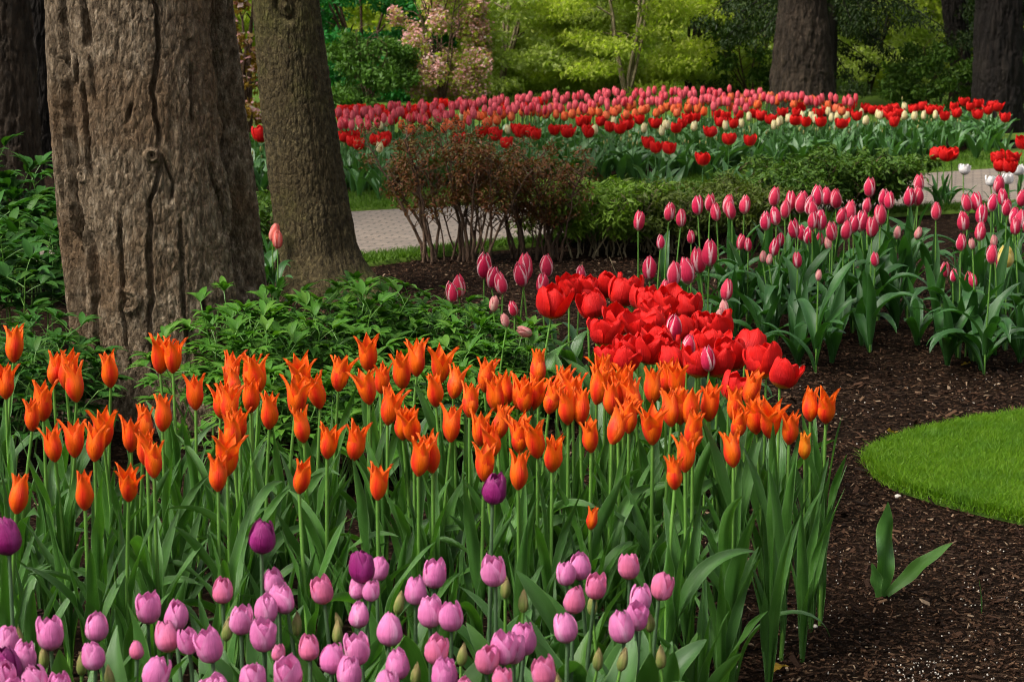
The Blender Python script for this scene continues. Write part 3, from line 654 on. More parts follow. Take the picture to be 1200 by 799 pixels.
# ------------------------------------------------------------------ leafy shrubs at the foot of the trunk
def leaflet(L,W,droop,n=5):
    v=np.linspace(0,1,n+1); u=np.array([-1,0,1.]); el=.35-droop*v; ds=L/n
    x=np.r_[0,np.cumsum(np.cos(el[:-1])*ds)]; z=np.r_[0,np.cumsum(np.sin(el[:-1])*ds)]
    w_=W*.5*np.sin(np.pi*np.clip(v,0.02,.995)**.8)**.9
    g=np.zeros((n+1,3,3)); g[...,0]=x[:,None]; g[...,1]=w_[:,None]*u; g[...,2]=z[:,None]+np.abs(u)*w_[:,None]*.35
    uv=np.stack(np.meshgrid((u+1)/2,v),-1); return g,uv
def peony_stem(rg,h,rl=.075,n_leaf=9,wide=1.0):
    stem=MB(); lf=MB(); s_=np.linspace(0,1,7); a=rg.uniform(0,6.28); ln=rg.uniform(.02,.12)
    pts=np.stack([math.cos(a)*ln*s_**1.5,math.sin(a)*ln*s_**1.5,h*s_],-1); stem.grid(tube(pts,.0035*(1-.5*s_),5),wrap=True)
    for k in range(n_leaf):
        t_=.42+.58*((k+.5)/n_leaf); b0=np.array([np.interp(t_,s_,pts[:,i]) for i in range(3)]); az=k*2.4+rg.uniform(-.4,.4)
        el=rg.uniform(.1,.7)+(.5 if t_>.9 else 0); pl=rl*rg.uniform(.5,1.0); d=np.array([math.cos(az)*math.cos(el),math.sin(az)*math.cos(el),math.sin(el)]); b1=b0+d*pl
        stem.grid(tube(np.stack([b0,(b0+b1)/2+[0,0,.004],b1]),.0014,4),wrap=True)
        for j,da in enumerate((-.95,-.45,0,.45,.95)):
            g,uv=leaflet(rl*rg.uniform(.75,1.25)*(1-.22*abs(da)),rl*.27*wide*rg.uniform(.8,1.2),rg.uniform(.5,1.5))
            q=g.reshape(-1,3); q=roty(q,-el*.5+rg.normal(0,.12)); q=rotz(q,az+da+rg.normal(0,.1)); lf.grid((q+b1).reshape(g.shape),uv)
    return stem,lf
prg=np.random.default_rng(77); PST=[peony_stem(prg,1.0*.40,wide=1.0) for _ in range(6)]; PSW=[peony_stem(prg,.40,rl=.10,n_leaf=9,wide=1.25) for _ in range(5)]
def leafy_shrub(px,py,wd,dp,ht,nst,label,seed,src=PST,mat='peony',name='shrub',zvar=.25,sc=1.0):
    rg=np.random.default_rng(seed); b=P(px,py); t=empty(name,(b[0],b[1],0),label,'shrub'); A=MB(); B=MB()
    for k in range(nst):
        st,lf=src[rg.integers(len(src))]; a=rg.uniform(0,6.28); r_=math.sqrt(rg.uniform(0,1)); x=math.cos(a)*r_*wd*.5; y=math.sin(a)*r_*dp*.5
        hh=ht*(1-.3*r_*r_)*rg.uniform(1-zvar,1.0)/.40; rz=rg.uniform(0,6.28); tl=rg.normal(0,.08)+.15*r_
        for src_,dst in ((st,A),(lf,B)):
            v,f,uv,_=src_.arrays(); v=v*sc*np.array([1,1,1.]); v[:,2]+= (hh/sc-1)*.40*sc*np.clip(v[:,2]/(.40*sc),0,1); v=rotz(v,rz); v=roty(v,tl); v=rotz(v,a*0+math.atan2(y,x) if r_>.2 else 0); dst.add(v+np.array([x,y,0]),f,uv)
    link('stems',A.mesh('stems',M['stem']),t); link('foliage',B.mesh('foliage',M[mat]),t); return t
leafy_shrub(278,520,.30,.40,0.46,26,'fresh green leafy shrub at the right foot of the big trunk, left of its neighbours',501)
leafy_shrub(335,500,.36,.40,0.44,26,'leafy green shrub in the gap between the big trunk and the mossy trunk',502)
leafy_shrub(400,480,.36,.40,0.43,28,'leafy green shrub in front of the mossy trunk foot',503)
leafy_shrub(468,470,.36,.42,0.36,28,'leafy green shrub right of the mossy trunk foot, by the bare mulch',504)
leafy_shrub(535,475,.34,.40,0.32,26,'leafy green shrub just left of the left striped pink tulips',505)
leafy_shrub(585,492,.26,.36,0.31,20,'leafy green shrub under the left striped pink tulips',506)
leafy_shrub(350,570,.44,.36,0.34,26,'low leafy green shrub behind the middle left orange tulips',507)
leafy_shrub(470,560,.44,.36,0.32,26,'low leafy green shrub behind the middle orange tulips',508)
leafy_shrub(560,545,.34,.30,.24,18,'low leafy green shrub behind the orange tulips left of the red ones',509)
leafy_shrub(30,515,.34,.40,.38,28,'leafy green shrub at the left foot of the big trunk',511,mat='sideleaf')
leafy_shrub(-15,545,.40,.40,.36,22,'leafy green shrub at the left edge behind the orange tulips',512,mat='sideleaf')
leafy_shrub(30,420,.55,.5,.60,22,'tall dark leafed shrub with pale stems left of the big trunk',513,src=PSW,mat='sideleaf',sc=1.15)
leafy_shrub(-10,350,.6,.5,.62,26,'deep green shrub at the left edge below the dark trunk',514,src=PSW,mat='sideleaf',sc=1.15)
leafy_shrub(60,345,.4,.4,.42,18,'dark broad leaved shrub squeezed behind the left flank of the big trunk',515,src=PSW,mat='sideleaf')

# ------------------------------------------------------------------ tulip blooms, stems and leaves (one mesh per variant, shared by copies)
def smooth_interp(v,xs,ys):
    vv=np.linspace(0,1,200); y=np.interp(vv,xs,ys); k=np.hanning(25); k/=k.sum(); y2=np.convolve(np.pad(y,12,'reflect',reflect_type='odd'),k,'valid')
    return np.interp(v,vv,y2)
KIND={
 'lily':dict(rx=[0,.08,.2,.36,.5,.65,.8,1],ry=[.042,.125,.195,.238,.235,.215,.225,.33],W=.34,wp=(.62,.98),tuck=.16,jit=.16,nv=17),
 'goblet':dict(rx=[0,.05,.15,.35,.6,.85,1],ry=[.06,.185,.305,.38,.36,.28,.165],W=.45,wp=(.78,.80),tuck=-.02,jit=.06,nv=15),
 'egg':dict(rx=[0,.05,.18,.4,.65,.85,1],ry=[.05,.14,.235,.285,.26,.185,.07],W=.30,wp=(.74,.8),tuck=-.03,jit=.03,nv=13),
 'open':dict(rx=[0,.05,.15,.35,.6,.85,1],ry=[.07,.26,.40,.51,.54,.52,.45],W=.52,wp=(.80,.60),tuck=.03,jit=.17,nv=17),
 'bud':dict(rx=[0,.1,.3,.6,.85,1],ry=[.05,.16,.22,.19,.10,.02],W=.26,wp=(.7,.8),tuck=.03,jit=.02,nv=9)}
def bloom(kind,rg,spread=0.0,mi=0,lod=1):
    K=KIND[kind]; mb=MB(); nv=K['nv']//lod+1; nu=9 if lod==1 else 5
    v=np.linspace(0,1,nv)[:,None]; u=np.linspace(-1,1,nu)[None,:]
    for ring in (0,1):
        for j in range(3):
            th0=2*np.pi/3*j+(np.pi/3 if ring else 0)+rg.normal(0,.08)
            H=rg.uniform(.93,1.05)*(1.0 if ring==0 else .98); k=rg.normal(0,K['jit'])+spread
            r=smooth_interp(v,K['rx'],K['ry'])*(1.0 if ring==0 else .86)+k*np.clip(v-.25,0,1)**1.6*(1.0 if kind!='egg' else .6)
            w_=K['W']*np.sin(np.pi*np.clip(v,.03,.996)**K['wp'][0])**K['wp'][1]*rg.uniform(.92,1.08)
            phi=np.clip(u*w_/np.maximum(r,.13),-1.35,1.35)
            rr=r*(1-K['tuck']*np.abs(u)**2.2*(v**.6))+.018*np.sin(u*3+v*7+j)*v
            if kind=='lily': rr=rr+.05*np.abs(u)*w_*v   # edges fold outward below the tip
            if kind in('open','goblet'): rr=rr+(.035 if kind=='open' else .014)*np.sin(u*5+rg.uniform(0,6)+v*4)*v**1.3+.05*(rg.uniform(-1,1))*u*v; H=H*(1+.04*(rg.uniform(-1,1)))
            z=H*v+ -.02*np.abs(u)**2*(v)+(.035*np.sin(u*9+rg.uniform(0,6))*np.clip(v-.6,0,1) if kind=='open' else 0) 
            z=z*(1-.05*(1-np.cos(phi)))
            # a crisp mid rib
            rr=rr+.012*np.exp(-(u/.12)**2)*v*(1 if ring==0 else 0)
            tw=rg.normal(0,.05)*v
            g=np.stack([np.cos(th0+phi+tw)*rr,np.sin(th0+phi+tw)*rr,z],-1); g=g*1.0
            uv=np.stack([np.broadcast_to((u+1)/2,z.shape),np.broadcast_to(v,z.shape)],-1)
            mb.grid(g,uv,mi)
    return mb
def leaf(rg,L,W,e0,bend,nv=16,nu=7,mi=0,wave=.12,twist=.6,fold=.5,mb=None,roll=0.0):
    mb=mb or MB(); v=np.linspace(0,1,nv); u=np.linspace(-1,1,nu)
    el=e0-bend*v**1.7; yaw=np.cumsum(np.full(nv,rg.normal(0,.5)/nv))
    ds=L/(nv-1); tx=np.cos(el)*np.cos(yaw); ty=np.cos(el)*np.sin(yaw); tz=np.sin(el)
    c=np.stack([np.r_[0,np.cumsum(tx[:-1]*ds)],np.r_[0,np.cumsum(ty[:-1]*ds)],np.r_[0,np.cumsum(tz[:-1]*ds)]],-1); c[:,0]+=.004
    T=np.stack([tx,ty,tz],-1); Sd=np.stack([-np.sin(yaw),np.cos(yaw),0*yaw],-1); N=np.cross(T,Sd)
    tw=roll+rg.normal(0,twist)*v**1.3; S2=Sd*np.cos(tw)[:,None]+N*np.sin(tw)[:,None]; N2=np.cross(T,S2)
    w_=W*.5*(np.sin(np.pi*np.clip(.12+.88*v,0,.996)**.95)**.75)*(1-.25*(1-v)**3)
    ph=rg.uniform(0,6.28,2); fr=rg.uniform(2.2,4.2)
    wav=wave*np.sin(fr*2*np.pi*v[:,None]*.5+ph[0]+(u[None]>0)*1.3)*np.abs(u[None])**1.5*np.sin(np.pi*v[:,None])
    up=(fold*(1-.55*v[:,None])*np.abs(u[None])**1.4+wav)*w_[:,None]; lat=u[None]*w_[:,None]*(1-.15*fold*(1-v[:,None]))
    g=c[:,None]+S2[:,None]*lat[...,None]-N2[:,None]*up[...,None]*-1
    uv=np.stack(np.meshgrid((u+1)/2,v),-1); mb.grid(g,uv,mi); return mb
def stem(rg,off,r=.0042,mi=0,mb=None,n=9):
    mb=mb or MB(); s_=np.linspace(0,1,n); a=rg.uniform(0,6.28)
    x=off*s_**1.8+.25*off*np.sin(np.pi*s_)*rg.uniform(-1,1); y=.3*off*np.sin(np.pi*s_)*rg.uniform(-1,1)
    pts=np.stack([x,y,s_],-1); rad=r*(1.15-.35*s_); g=np.stack([pts+np.array([math.cos(t)*1,math.sin(t)*1,0])*rad[:,None] for t in np.linspace(0,2*np.pi,7,endpoint=False)],1)
    mb.grid(g,tube_uv(n,7),mi,wrap=True); return mb
vr=np.random.default_rng(5)
NV=6
def bset(kind,mat,n=NV,spreads=(0,),lod=1):
    return [bloom(kind,vr,spreads[i%len(spreads)],lod=lod).mesh('bloom',M[mat]) for i in range(n)]
def mixset(meshes,mat):
    out=[]
    for m_ in meshes:
        c=m_.copy(); c.materials.clear(); c.materials.append(M[mat]); out.append(c)
    return out
BL={}
BL['lily']=bset('lily','lily',16,(0,.05,-.06,.10,-.03,.18,-.10,.02)); BL['lilyy']=mixset(BL['lily'][:3],'lilyy'); BL['lilyc']=bset('lily','lily',3,(-.20,-.16,-.22))
BL['mauve']=bset('goblet','mauve',12,(0,.04,-.06,.12,-.02,.02)); BL['rose']=mixset(BL['mauve'][:4],'rose'); BL['purple']=bset('goblet','purple',3,(0,-.04))
BL['red']=bset('open','red',12,(0,.10,-.10,.24,-.03,-.16)); BL['stripe']=bset('egg','stripe',7,(0,.05,.02,.12)); BL['stripepale']=mixset(BL['stripe'][:3],'stripepale')
BL['bud']=bset('bud','bud',3); BL['yellow']=mixset(BL['mauve'][:1],'yellow'); BL['white']=bset('open','white',2); BL['salmon']=bset('egg','salmon',2,(.05,))
OFF=[.0,.010,.018,.026,.038]
ST=[(stem(vr,o_).mesh('stem',M['stem']),o_) for o_ in OFF for _ in (0,1)]
STD=[]
for m_,o_ in ST:
    c=m_.copy(); c.materials.clear(); c.materials.append(M['stemd']); STD.append((c,o_))
STK=[(stem(vr,o_,r=.0034).mesh('stem',M['stem']),o_) for o_ in OFF]
def lset(mat,specs,n=3,**k):
    return [leaf(vr,L,W,R(e),R(b),**k).mesh('leaf',M[mat]) for (L,W,e,b) in specs for _ in range(n)]
LF={}
LF['lily']=lset('leaf',[(.36,.029,88,14),(.35,.033,85,30),(.32,.028,87,70),(.31,.038,83,22),(.38,.026,87,28),(.33,.036,82,105),(.29,.03,80,45)],3,wave=.45,twist=.9,fold=.75)
LF['lilyup']=LF['lily'][:3]+LF['lily'][12:15]
LF['mauve']=lset('leafb',[(.26,.062,86,12),(.24,.070,80,30),(.28,.055,84,40),(.22,.06,76,55)],3,wave=.22,twist=.5,fold=.6)
LF['red']=lset('leaf',[(.27,.05,82,30),(.26,.06,74,70),(.24,.05,70,50)],3,wave=.25)
LF['stripe']=lset('leafd',[(.29,.046,86,16),(.30,.056,80,55),(.29,.050,74,110),(.26,.052,66,90),(.27,.040,84,30),(.32,.052,70,150)],3,wave=.2,twist=.5,fold=.55)

ctr=0
def tulip(name,px,py,hpx,h,bl,stems,leaves,nleaf,label,group,rg,lean=1.0,lsc=1.0,leafat=None,tilt=None,spread_out=None,cat='tulip'):
    """one tulip: bloom centred at picture point (px,py) on height h; the parts hang from an Empty on the ground"""
    c=P(px,py,h); s_=scale_at(c); Hb=hpx/s_; zb=c[2]-Hb*.5
    me,off=stems[rg.integers(len(stems))]; off=off*lean; rz=rg.uniform(0,6.28)
    bx,by=c[0]-math.cos(rz)*off,c[1]-math.sin(rz)*off
    t=empty(name,(bx,by,0),label,cat,group)
    link('stem',me,t,rz=rz,sc=(lean,1,zb))
    if lean!=1.0: pass
    b=link('bloom',bl[rg.integers(len(bl))],t,(c[0]-bx,c[1]-by,zb-.002),sc=(Hb,)*3)
    b.rotation_euler=(rg.normal(0,.12) if tilt is None else tilt[0],rg.normal(0,.12) if tilt is None else tilt[1],rg.uniform(0,6.28))
    a0=rg.uniform(0,6.28)
    for k in range(nleaf):
        lz=rg.uniform(0,.05)+.03*k*(h/.5); q=lsc*rg.uniform(.82,1.12)
        ang=a0+k*2.3+rg.normal(0,.4)
        if spread_out is not None: ang=spread_out+rg.normal(0,.7) if rg.uniform()<.6 else ang
        l=link('leaf',leaves[rg.integers(len(leaves))],t,(0,0,lz if k else 0),rz=ang,sc=(q,q,q*rg.uniform(.92,1.05)))
    return t

def zoned(items,zones):
    """items: list of (x,y,...) ; zones: list of (xmax, phrase). Gives each its phrase and its rank from the top within the zone"""
    out={}; buck={}
    for i,it in enumerate(items):
        for xm,ph in zones:
            if it[0]<xm: buck.setdefault(ph,[]).append(i); break
    for ph,ids in buck.items():
        ids.sort(key=lambda i:(items[i][1],items[i][0])); n=len(ids)
        for r_,i in enumerate(ids): out[i]=(ph,r_,n)
    return out
ORD=['highest','second highest','third highest','fourth highest','fifth highest','sixth highest','seventh highest','eighth highest','ninth highest','tenth highest','eleventh highest','twelfth highest','thirteenth highest','fourteenth highest','fifteenth highest','sixteenth highest','seventeenth highest','eighteenth highest','nineteenth highest','twentieth highest']
def rank(r_,n):
    if n==1: return 'the only one'
    if r_==n-1: return 'lowest'
    if r_==n-2 and n>4: return 'second lowest'
    if r_==n-3 and n>7: return 'third lowest'
    if r_==n-4 and n>9: return 'fourth lowest'
    return ORD[r_]

ORANGE=[(15,402),(6,446),(62,430),(77,432),(89,447),(37,485),(50,468),(129,432),(187,414),(202,416),(229,458),(64,519),(87,513),(110,518),(121,500),(153,507),(168,494),(172,523),(190,483),(180,538),
(18,577),(99,574),(150,565),(255,552),(266,531),(270,430),(275,448),(258,468),(294,434),(293,461),(303,438),(268,472),(281,494),(272,504),(315,480),(345,463),(354,436),(375,456),(396,436),(356,497),(383,516),(414,515),
(350,556),(442,564),(431,412),(433,452),(446,442),(472,432),(488,418),(454,474),(472,494),(485,495),(516,426),(511,455),(531,446),(528,495),(550,467),(568,438),(583,460),(596,452),(607,458),(563,500),(583,492),(579,512),(507,529),(490,534),(567,540),(608,509),
(631,429),(614,461),(624,457),(643,463),(653,449),(671,457),(680,475),(666,475),(699,451),(709,434),(611,506),(630,513),(647,529),(693,509),(607,550),(720,446),(733,444),(717,465),(731,460),(745,464),(717,498),(737,486),(724,480),
(765,450),(780,441),(794,443),(765,497),(787,477),(798,474),(791,552),(803,531),(812,501),(808,476),(831,470),(861,472),(877,452),(863,492),(887,485),(903,489),(860,525),(925,499),(950,472),(968,473)]
OZ=[(55,'at the left end of the orange bed'),(114,'below the left shrub beside the big trunk'),(160,"before the left half of the big trunk"),(215,"before the right half of the big trunk"),(286,"below the big trunk's right foot"),(333,'below the gap between the two near trunks'),
(402,"below the mossy trunk's foot"),(462,'just right of the mossy trunk'),(500,'left of the fan of bare bronze stems'),(540,'under the fan of bare bronze stems'),(572,'straight above the left of the upright purple tulip'),(600,'straight above the right of the upright purple tulip'),(640,'under the leftmost red tulip'),
(684,'left of the dense orange clump'),(726,'in the left half of the dense orange clump'),(752,'in the right half of the dense orange clump'),(806,'right of the dense orange clump under the reds'),(870,'under the right end of the reds'),(915,'below the rightmost red tulip'),(2000,'at the bare right end of the orange bed')]
rg=np.random.default_rng(2024); zz=zoned(ORANGE,OZ)
for i,(x,y) in enumerate(ORANGE):
    ph,r_,n=zz[i]; far=(y-400)/170; hp=42.5+4.5*far+rg.normal(0,2.2); hp=hp*(.95 if rg.uniform()<.2 else 1)
    h=.525 if 690<x<910 else .51
    bl=BL['lilyc'] if rg.uniform()<.16 else BL['lily']
    tulip('orange_tulip',x,y,hp,h,bl,ST,LF['lily'] if x<870 else LF['lilyup'],6,f"orange tulip, {rank(r_,n)} {ph}",'orange lily-flowered tulips in the near bed',rg,lsc=.86 if x<850 else .95)
tulip('orange_tulip',943,521,33,.44,BL['lilyy'],STK,LF['lilyup'],3,'small narrow yellow orange tulip low beside the rightmost orange tulips','orange lily-flowered tulips in the near bed',rg)
t_=tulip('orange_tulip',692,606,28,.40,BL['lilyc'],STK,LF['lily'],4,'small half hidden red orange bloom sunk among leaves, far below its neighbours','orange lily-flowered tulips in the near bed',rg)

PURPLE=[(10,627,46,.47,'plum purple tulip cut by the left edge above the mauve ones'),(306,627,42,.46,'plum purple tulip standing alone below the orange ones near the big trunk'),(577,571,38,.50,'upright plum purple tulip highest of its colour, touching the lowest orange ones'),(425,662,40,.43,'dark plum tulip in front of mauve blooms in the middle'),(8,778,52,.38,'large dark plum tulip in the bottom left corner')]
for x,y,hp,h,lb in PURPLE: tulip('purple_tulip',x,y,hp,h,BL['purple'],STD,LF['mauve'],3,lb,'plum purple tulips among the mauve ones',rg)
MAUVE=[(59,742,44),(112,733,40),(112,766,40),(6,748,40),(24,770,44),(46,796,44),(173,711,42),(205,719,42),(197,745,42,1),(222,749,36),(249,755,46),(160,760,26,1),(178,787,46),(261,690,36,1),(282,725,40),(296,793,46),(322,680,36),(327,699,38),(337,703,34),(311,712,40),(309,743,44),(326,763,24,1),(337,788,48),
(380,690,38,1),(441,664,34),(420,688,30),(434,690,30),(420,719,36),(363,757,36,1),(388,770,42),(420,760,42),(407,786,44),(456,736,46),(467,777,42),(452,800,40),(487,690,40),(508,671,40),(504,716,42),(529,720,42),(510,760,40,1),(520,788,44),(581,667,42),(590,759,44),(569,770,40,1),(589,795,34,1),
(664,670,34),(680,662,38),(697,685,36,1),(672,701,38,1),(665,735,40),(738,662,36,1),(772,685,38,1),(750,699,38),(746,720,38),(732,733,44),(614,747,44),(602,758,40),(640,786,42,1),(2,790,44),(70,802,40),(255,806,44),(235,812,40),(545,806,36,1),(10,812,46)]
MZ=[(90,'below the plum tulip at the left edge'),(150,'in the pair right of the left corner'),(235,'in the dense group left of the lone plum tulip'),(275,'just left below the lone plum tulip'),(318,'straight below the lone plum tulip'),(350,'just right below the lone plum tulip'),
(400,'left of the dark plum tulip in the middle'),(445,'straight below the dark plum tulip in the middle'),(497,'right of the dark plum tulip in the middle'),(550,'left of the tall mauve one under the upright plum tulip'),(630,'near the bottom middle under the upright plum tulip'),(712,'left half of the right hand mauve group'),(2000,'right half of the right hand mauve group')]
zz=zoned(MAUVE,MZ)
for i,it in enumerate(MAUVE):
    ph,r_,n=zz[i]; pk=len(it)>3
    tulip('mauve_tulip',it[0],it[1],it[2]*.90,.385+rg.normal(0,.006),BL['rose'] if pk else BL['mauve'],STD,LF['mauve'],4,f"{'salmon pink' if pk else 'mauve'} tulip, {rank(r_,n)} {ph}",'mauve tulips along the front of the near bed',rg,lsc=.98)
BUD=[(51,769,'below the leftmost mauve tulips'),(95,776,'beside the mauve pair right of the left corner'),(130,792,'low between the mauve pair and the dense group'),(264,736,'between mauve blooms below the lone plum tulip'),(347,730,'right below the lone plum tulip'),(395,739,'left of the mauve bloom under the dark plum tulip'),(399,725,'tiny bud above a fatter one, under the dark plum tulip'),(465,705,'standing clear right of the dark plum tulip'),(486,788,'low among mauve blooms in the bottom middle'),
(613,703,'standing clear left of the right hand mauve group'),(694,706,'inside the left of the right hand mauve group'),(727,771,'low under the right hand mauve group'),(762,725,'tucked behind the right hand mauve group'),(775,768,'rightmost of the green buds'),(592,686,'touching the tall mauve tulip below the upright plum one'),(22,745,'behind the mauve blooms by the left edge'),(540,765,'between the bottom middle mauve blooms'),(655,800,'at the bottom beside the salmon pink bloom'),(700,770,'at the left foot of the right hand mauve group')]
for x,y,lb in BUD:
    tulip('tulip_bud',x,y,29 if 'tiny' not in lb else 20,.335,BL['bud'],STK,LF['mauve'],3,'green tulip bud '+lb,'green tulip buds in the near bed',rg,cat='tulip bud')
_r=np.random.default_rng(15)
EXTRA=[(_r.uniform(0,840),_r.uniform(640,800)) for _ in range(46)]
# leafy plants without bloom fill the front corner right of the mauve ones
def sprout(px,py,leaves,n,label,rg,lsc=1.0,group=None,name='tulip_sprout',angs=None):
    b=P(px,py); t=empty(name,(b[0],b[1],0),label,'tulip sprout',group); a=rg.uniform(0,6.28)
    for k in range(n):
        q=lsc*rg.uniform(.85,1.1); link('leaf',leaves[rg.integers(len(leaves))],t,(0,0,0),rz=(a+k*2.3+rg.normal(0,.3)) if angs is None else angs[k],sc=(q,)*3)
    return t
for i,(x,y) in enumerate([(812,905),(775,930),(735,925),(800,880),(690,940),(640,950),(590,945),(540,950),(760,880),(480,950),(420,950),(360,950),(300,950),(240,950),(180,950),(120,950),(60,950),(20,945),(700,890),(620,900)]):
    sprout(x,y,LF['mauve'],5,'flowerless tulip plant with broad green leaves among the mauve blooms',rg,.88,'flowerless tulip plants along the front of the near bed')
for i,(x,y) in enumerate([(845,835),(900,815),(940,775),(820,860),(950,740),(905,760),(860,790),(770,800),(700,820),(520,830),(430,840),(330,830),(250,840),(130,830),(40,830),(620,820)]+EXTRA):
    sprout(x,y,LF['lily'] if x<860 else LF['lilyup'],6,'flowerless tulip plant with long grey green leaves among the orange blooms',rg,.86 if x<860 else 1.0,'flowerless tulip plants in the orange part of the near bed')

RED=[(646,354,50,42),(667,337,40),(688,337,38),(697,357,44),(715,333,42),(727,342,44),(741,338,40),(751,348,42),(708,388,46),(724,374,44),(714,419,44),(731,421,42),(748,382,44),(764,368,44),(757,408,48),(771,398,46),(738,407,44),(768,352,36),(780,354,48),(808,357,42),(764,378,46),(778,404,44),(803,384,42),(822,380,42),(848,381,46),(820,402,44),(816,425,46),(856,414,52),(843,424,48),(873,404,52),(898,422,54),(914,437,46),(854,452,44),(834,402,44),(790,420,44),(756,352,36)]
RZ=[(660,'standing apart at the left of the red ones'),(705,'at the left end of the red mass'),(733,'at the left of the middle of the red mass'),(760,'above the dense orange clump'),(785,'at the middle right of the red mass'),(812,'right of the middle, near a pink tulip with white streak'),(840,'around the low white streaked pink tulip'),(870,'at the right part of the red mass'),(2000,'at the right end by bare mulch')]
zz=zoned(RED,RZ); rr_=np.random.default_rng(4)
for i,it in enumerate(RED):
    ph,r_,n=zz[i]
    tulip('red_tulip',it[0],it[1],it[2]*.75,.41,BL['red'],ST,LF['red'],3,f"large scarlet tulip, {rank(r_,n)} {ph}",'large scarlet tulips behind the orange ones',rr_,tilt=(rr_.normal(0,.16),rr_.normal(0,.16)))

STR=[(538,334,30),(530,342,26),(567,310,32),(576,324,28),(589,331,28),(615,312,34),(613,321,30),(641,311,28),(635,331,26),(578,355,20,1),(603,360,20),(594,374,18,1),(681,320,22),(761,313,30),(774,283,18),(789,320,30),(807,316,34),(820,303,34),(831,295,34),(810,277,17),(850,339,26),(777,337,22),
(789,383,34),(805,404,30),(831,419,32),(850,360,20,1),(843,367,18,1),
(748,258,24),(784,247,24),(798,255,22),(818,240,24),(832,237,22),(840,248,22),(853,239,26),(858,246,22),(872,239,24),(867,283,19),(877,286,17),(897,258,24),(906,230,24),(910,252,24),(920,245,22),(926,235,24),(938,236,28),(948,240,24),(958,229,26),(968,229,24),(980,231,26),(932,267,24),(906,289,22),(914,280,18),(947,274,24),(940,272,20),(952,258,22),(962,257,26),(976,270,24),(984,252,22),(996,246,26),(990,269,24),(1009,258,26),(1022,265,26),(1032,251,26),(1019,219,24),(1035,231,22),(1042,234,22),(1065,230,24),(1075,229,24),(1077,214,22),(1097,247,22),(1051,272,16,1),(1074,272,16,1),(935,304,20),(894,300,15,1),(901,303,14,1),(1026,303,18),(959,322,14,1),(973,284,18,1),(962,279,16),
(1170,215,24),(1176,230,22),(1162,237,22),(1146,236,24),(1135,237,22),(1150,250,26),(1130,258,26),(1148,270,24),(1126,283,22),(1188,253,24),(1194,256,24),(1197,231,22),(1190,264,22),(1162,297,24),(1170,308,20),(1165,281,16,1),(1108,315,20),(1117,322,17),(1150,312,15,1),(1135,325,17),(1142,328,18),(1180,242,22),(1205,262,24),(1140,285,14,1),(1000,262,22),(955,245,22),(1015,240,20)]
SZ=[(560,'at the left end of the small left group'),(600,'in the middle of the small left group'),(660,'at the right of the small left group'),(700,'alone just above the left of the red tulips'),(770,'on tall stems above the middle of the reds'),(800,'above the red tulips, left of its dense neighbours'),(826,'just above the right half of the red tulips'),(856,'at the left end of the right hand pink group'),(882,'below the wide glossy bush, at its left'),
(915,'left part of the main pink clump'),(941,'left of the middle of the main pink clump'),(957,'middle of the main pink clump'),(975,'right of the middle of the main pink clump'),(995,'right part of the main pink clump'),(1030,'right end of the main pink clump'),(1060,'right of the main pink clump'),(1101,'under the white and red blooms by the path'),(1138,'left part of the pink clump at the right edge'),(1158,'left middle of the pink clump at the right edge'),(1178,'right middle of the pink clump at the right edge'),(3000,'at the very right edge')]
zz=zoned(STR,SZ); rs=np.random.default_rng(90)
for i,it in enumerate(STR):
    ph,r_,n=zz[i]; pl=len(it)>3; x,y,hp=it[:3]; h=.40 if y>300 else .44
    if x>1100 and y>300: h=.30
    elif 860<x<1100 and y>270: h=.36
    if x<700: h=.36
    if 740<x<870 and y>330: h=.42 if y<380 else .43
    tulip('striped_tulip',x,y,hp*.98,h,BL['stripepale'] if pl else BL['stripe'],STK,LF['stripe'],5 if x>740 else 2,f"{'faded pale pink' if pl else 'pink white-edged'} tulip, {rank(r_,n)} {ph}",'pink white-edged tulips',rs,lsc=1.0 if x>850 else .7)
# low foliage that spills over the mulch at the front of the clumps
for (x,y,n,lb) in [(895,418,7,'leafy tulip plant at the left front of the main pink clump'),(935,428,8,'leafy tulip plant spilling over the mulch before the middle of the pink clump'),(975,425,8,'leafy tulip plant with drooping leaves at the right front of the main pink clump'),(1010,405,7,'leafy tulip plant at the right flank of the main pink clump'),(1050,385,7,'leafy tulip plant behind the right flank of the main pink clump'),
    (1110,428,8,'leafy tulip plant at the left front of the right edge clump'),(1150,434,8,'leafy tulip plant before the middle of the right edge clump'),(1195,425,8,'leafy tulip plant cut by the right edge of the right edge clump'),(1075,405,6,'small leafy tulip plant between the two pink clumps'),(860,395,7,'leafy tulip plant behind the red tulips at the clump left end'),(1130,395,6,'leafy tulip plant deep inside the right edge clump'),(1170,385,6,'leafy tulip plant at the back of the right edge clump')]:
    sprout(x,y,LF['stripe'],n,lb,rs,1.0)
for x,y,lb in [(640,480,'leafy tulip plant under the leftmost red tulip'),(690,490,'leafy tulip plant under the left half of the red tulips'),(735,500,'leafy tulip plant under the middle of the red tulips'),(665,515,'leafy tulip plant between the red tulips and the orange ones'),(860,530,'leafy tulip plant under the right end of the red tulips')]:
    sprout(x,y,LF['red'],6,lb,rs,.95)
tulip('yellow_tulip',1179,300,26,.36,BL['yellow'],STK,LF['stripe'],3,'single pale yellow tulip among the pink ones at the right edge',None,rs)
# drooping faded one
tulip('striped_tulip',623,380,22,.33,BL['stripepale'],STK,LF['red'],1,'faded pale pink tulip hanging its head beside the leftmost red tulip','pink white-edged tulips',rs,tilt=(1.1,.7))

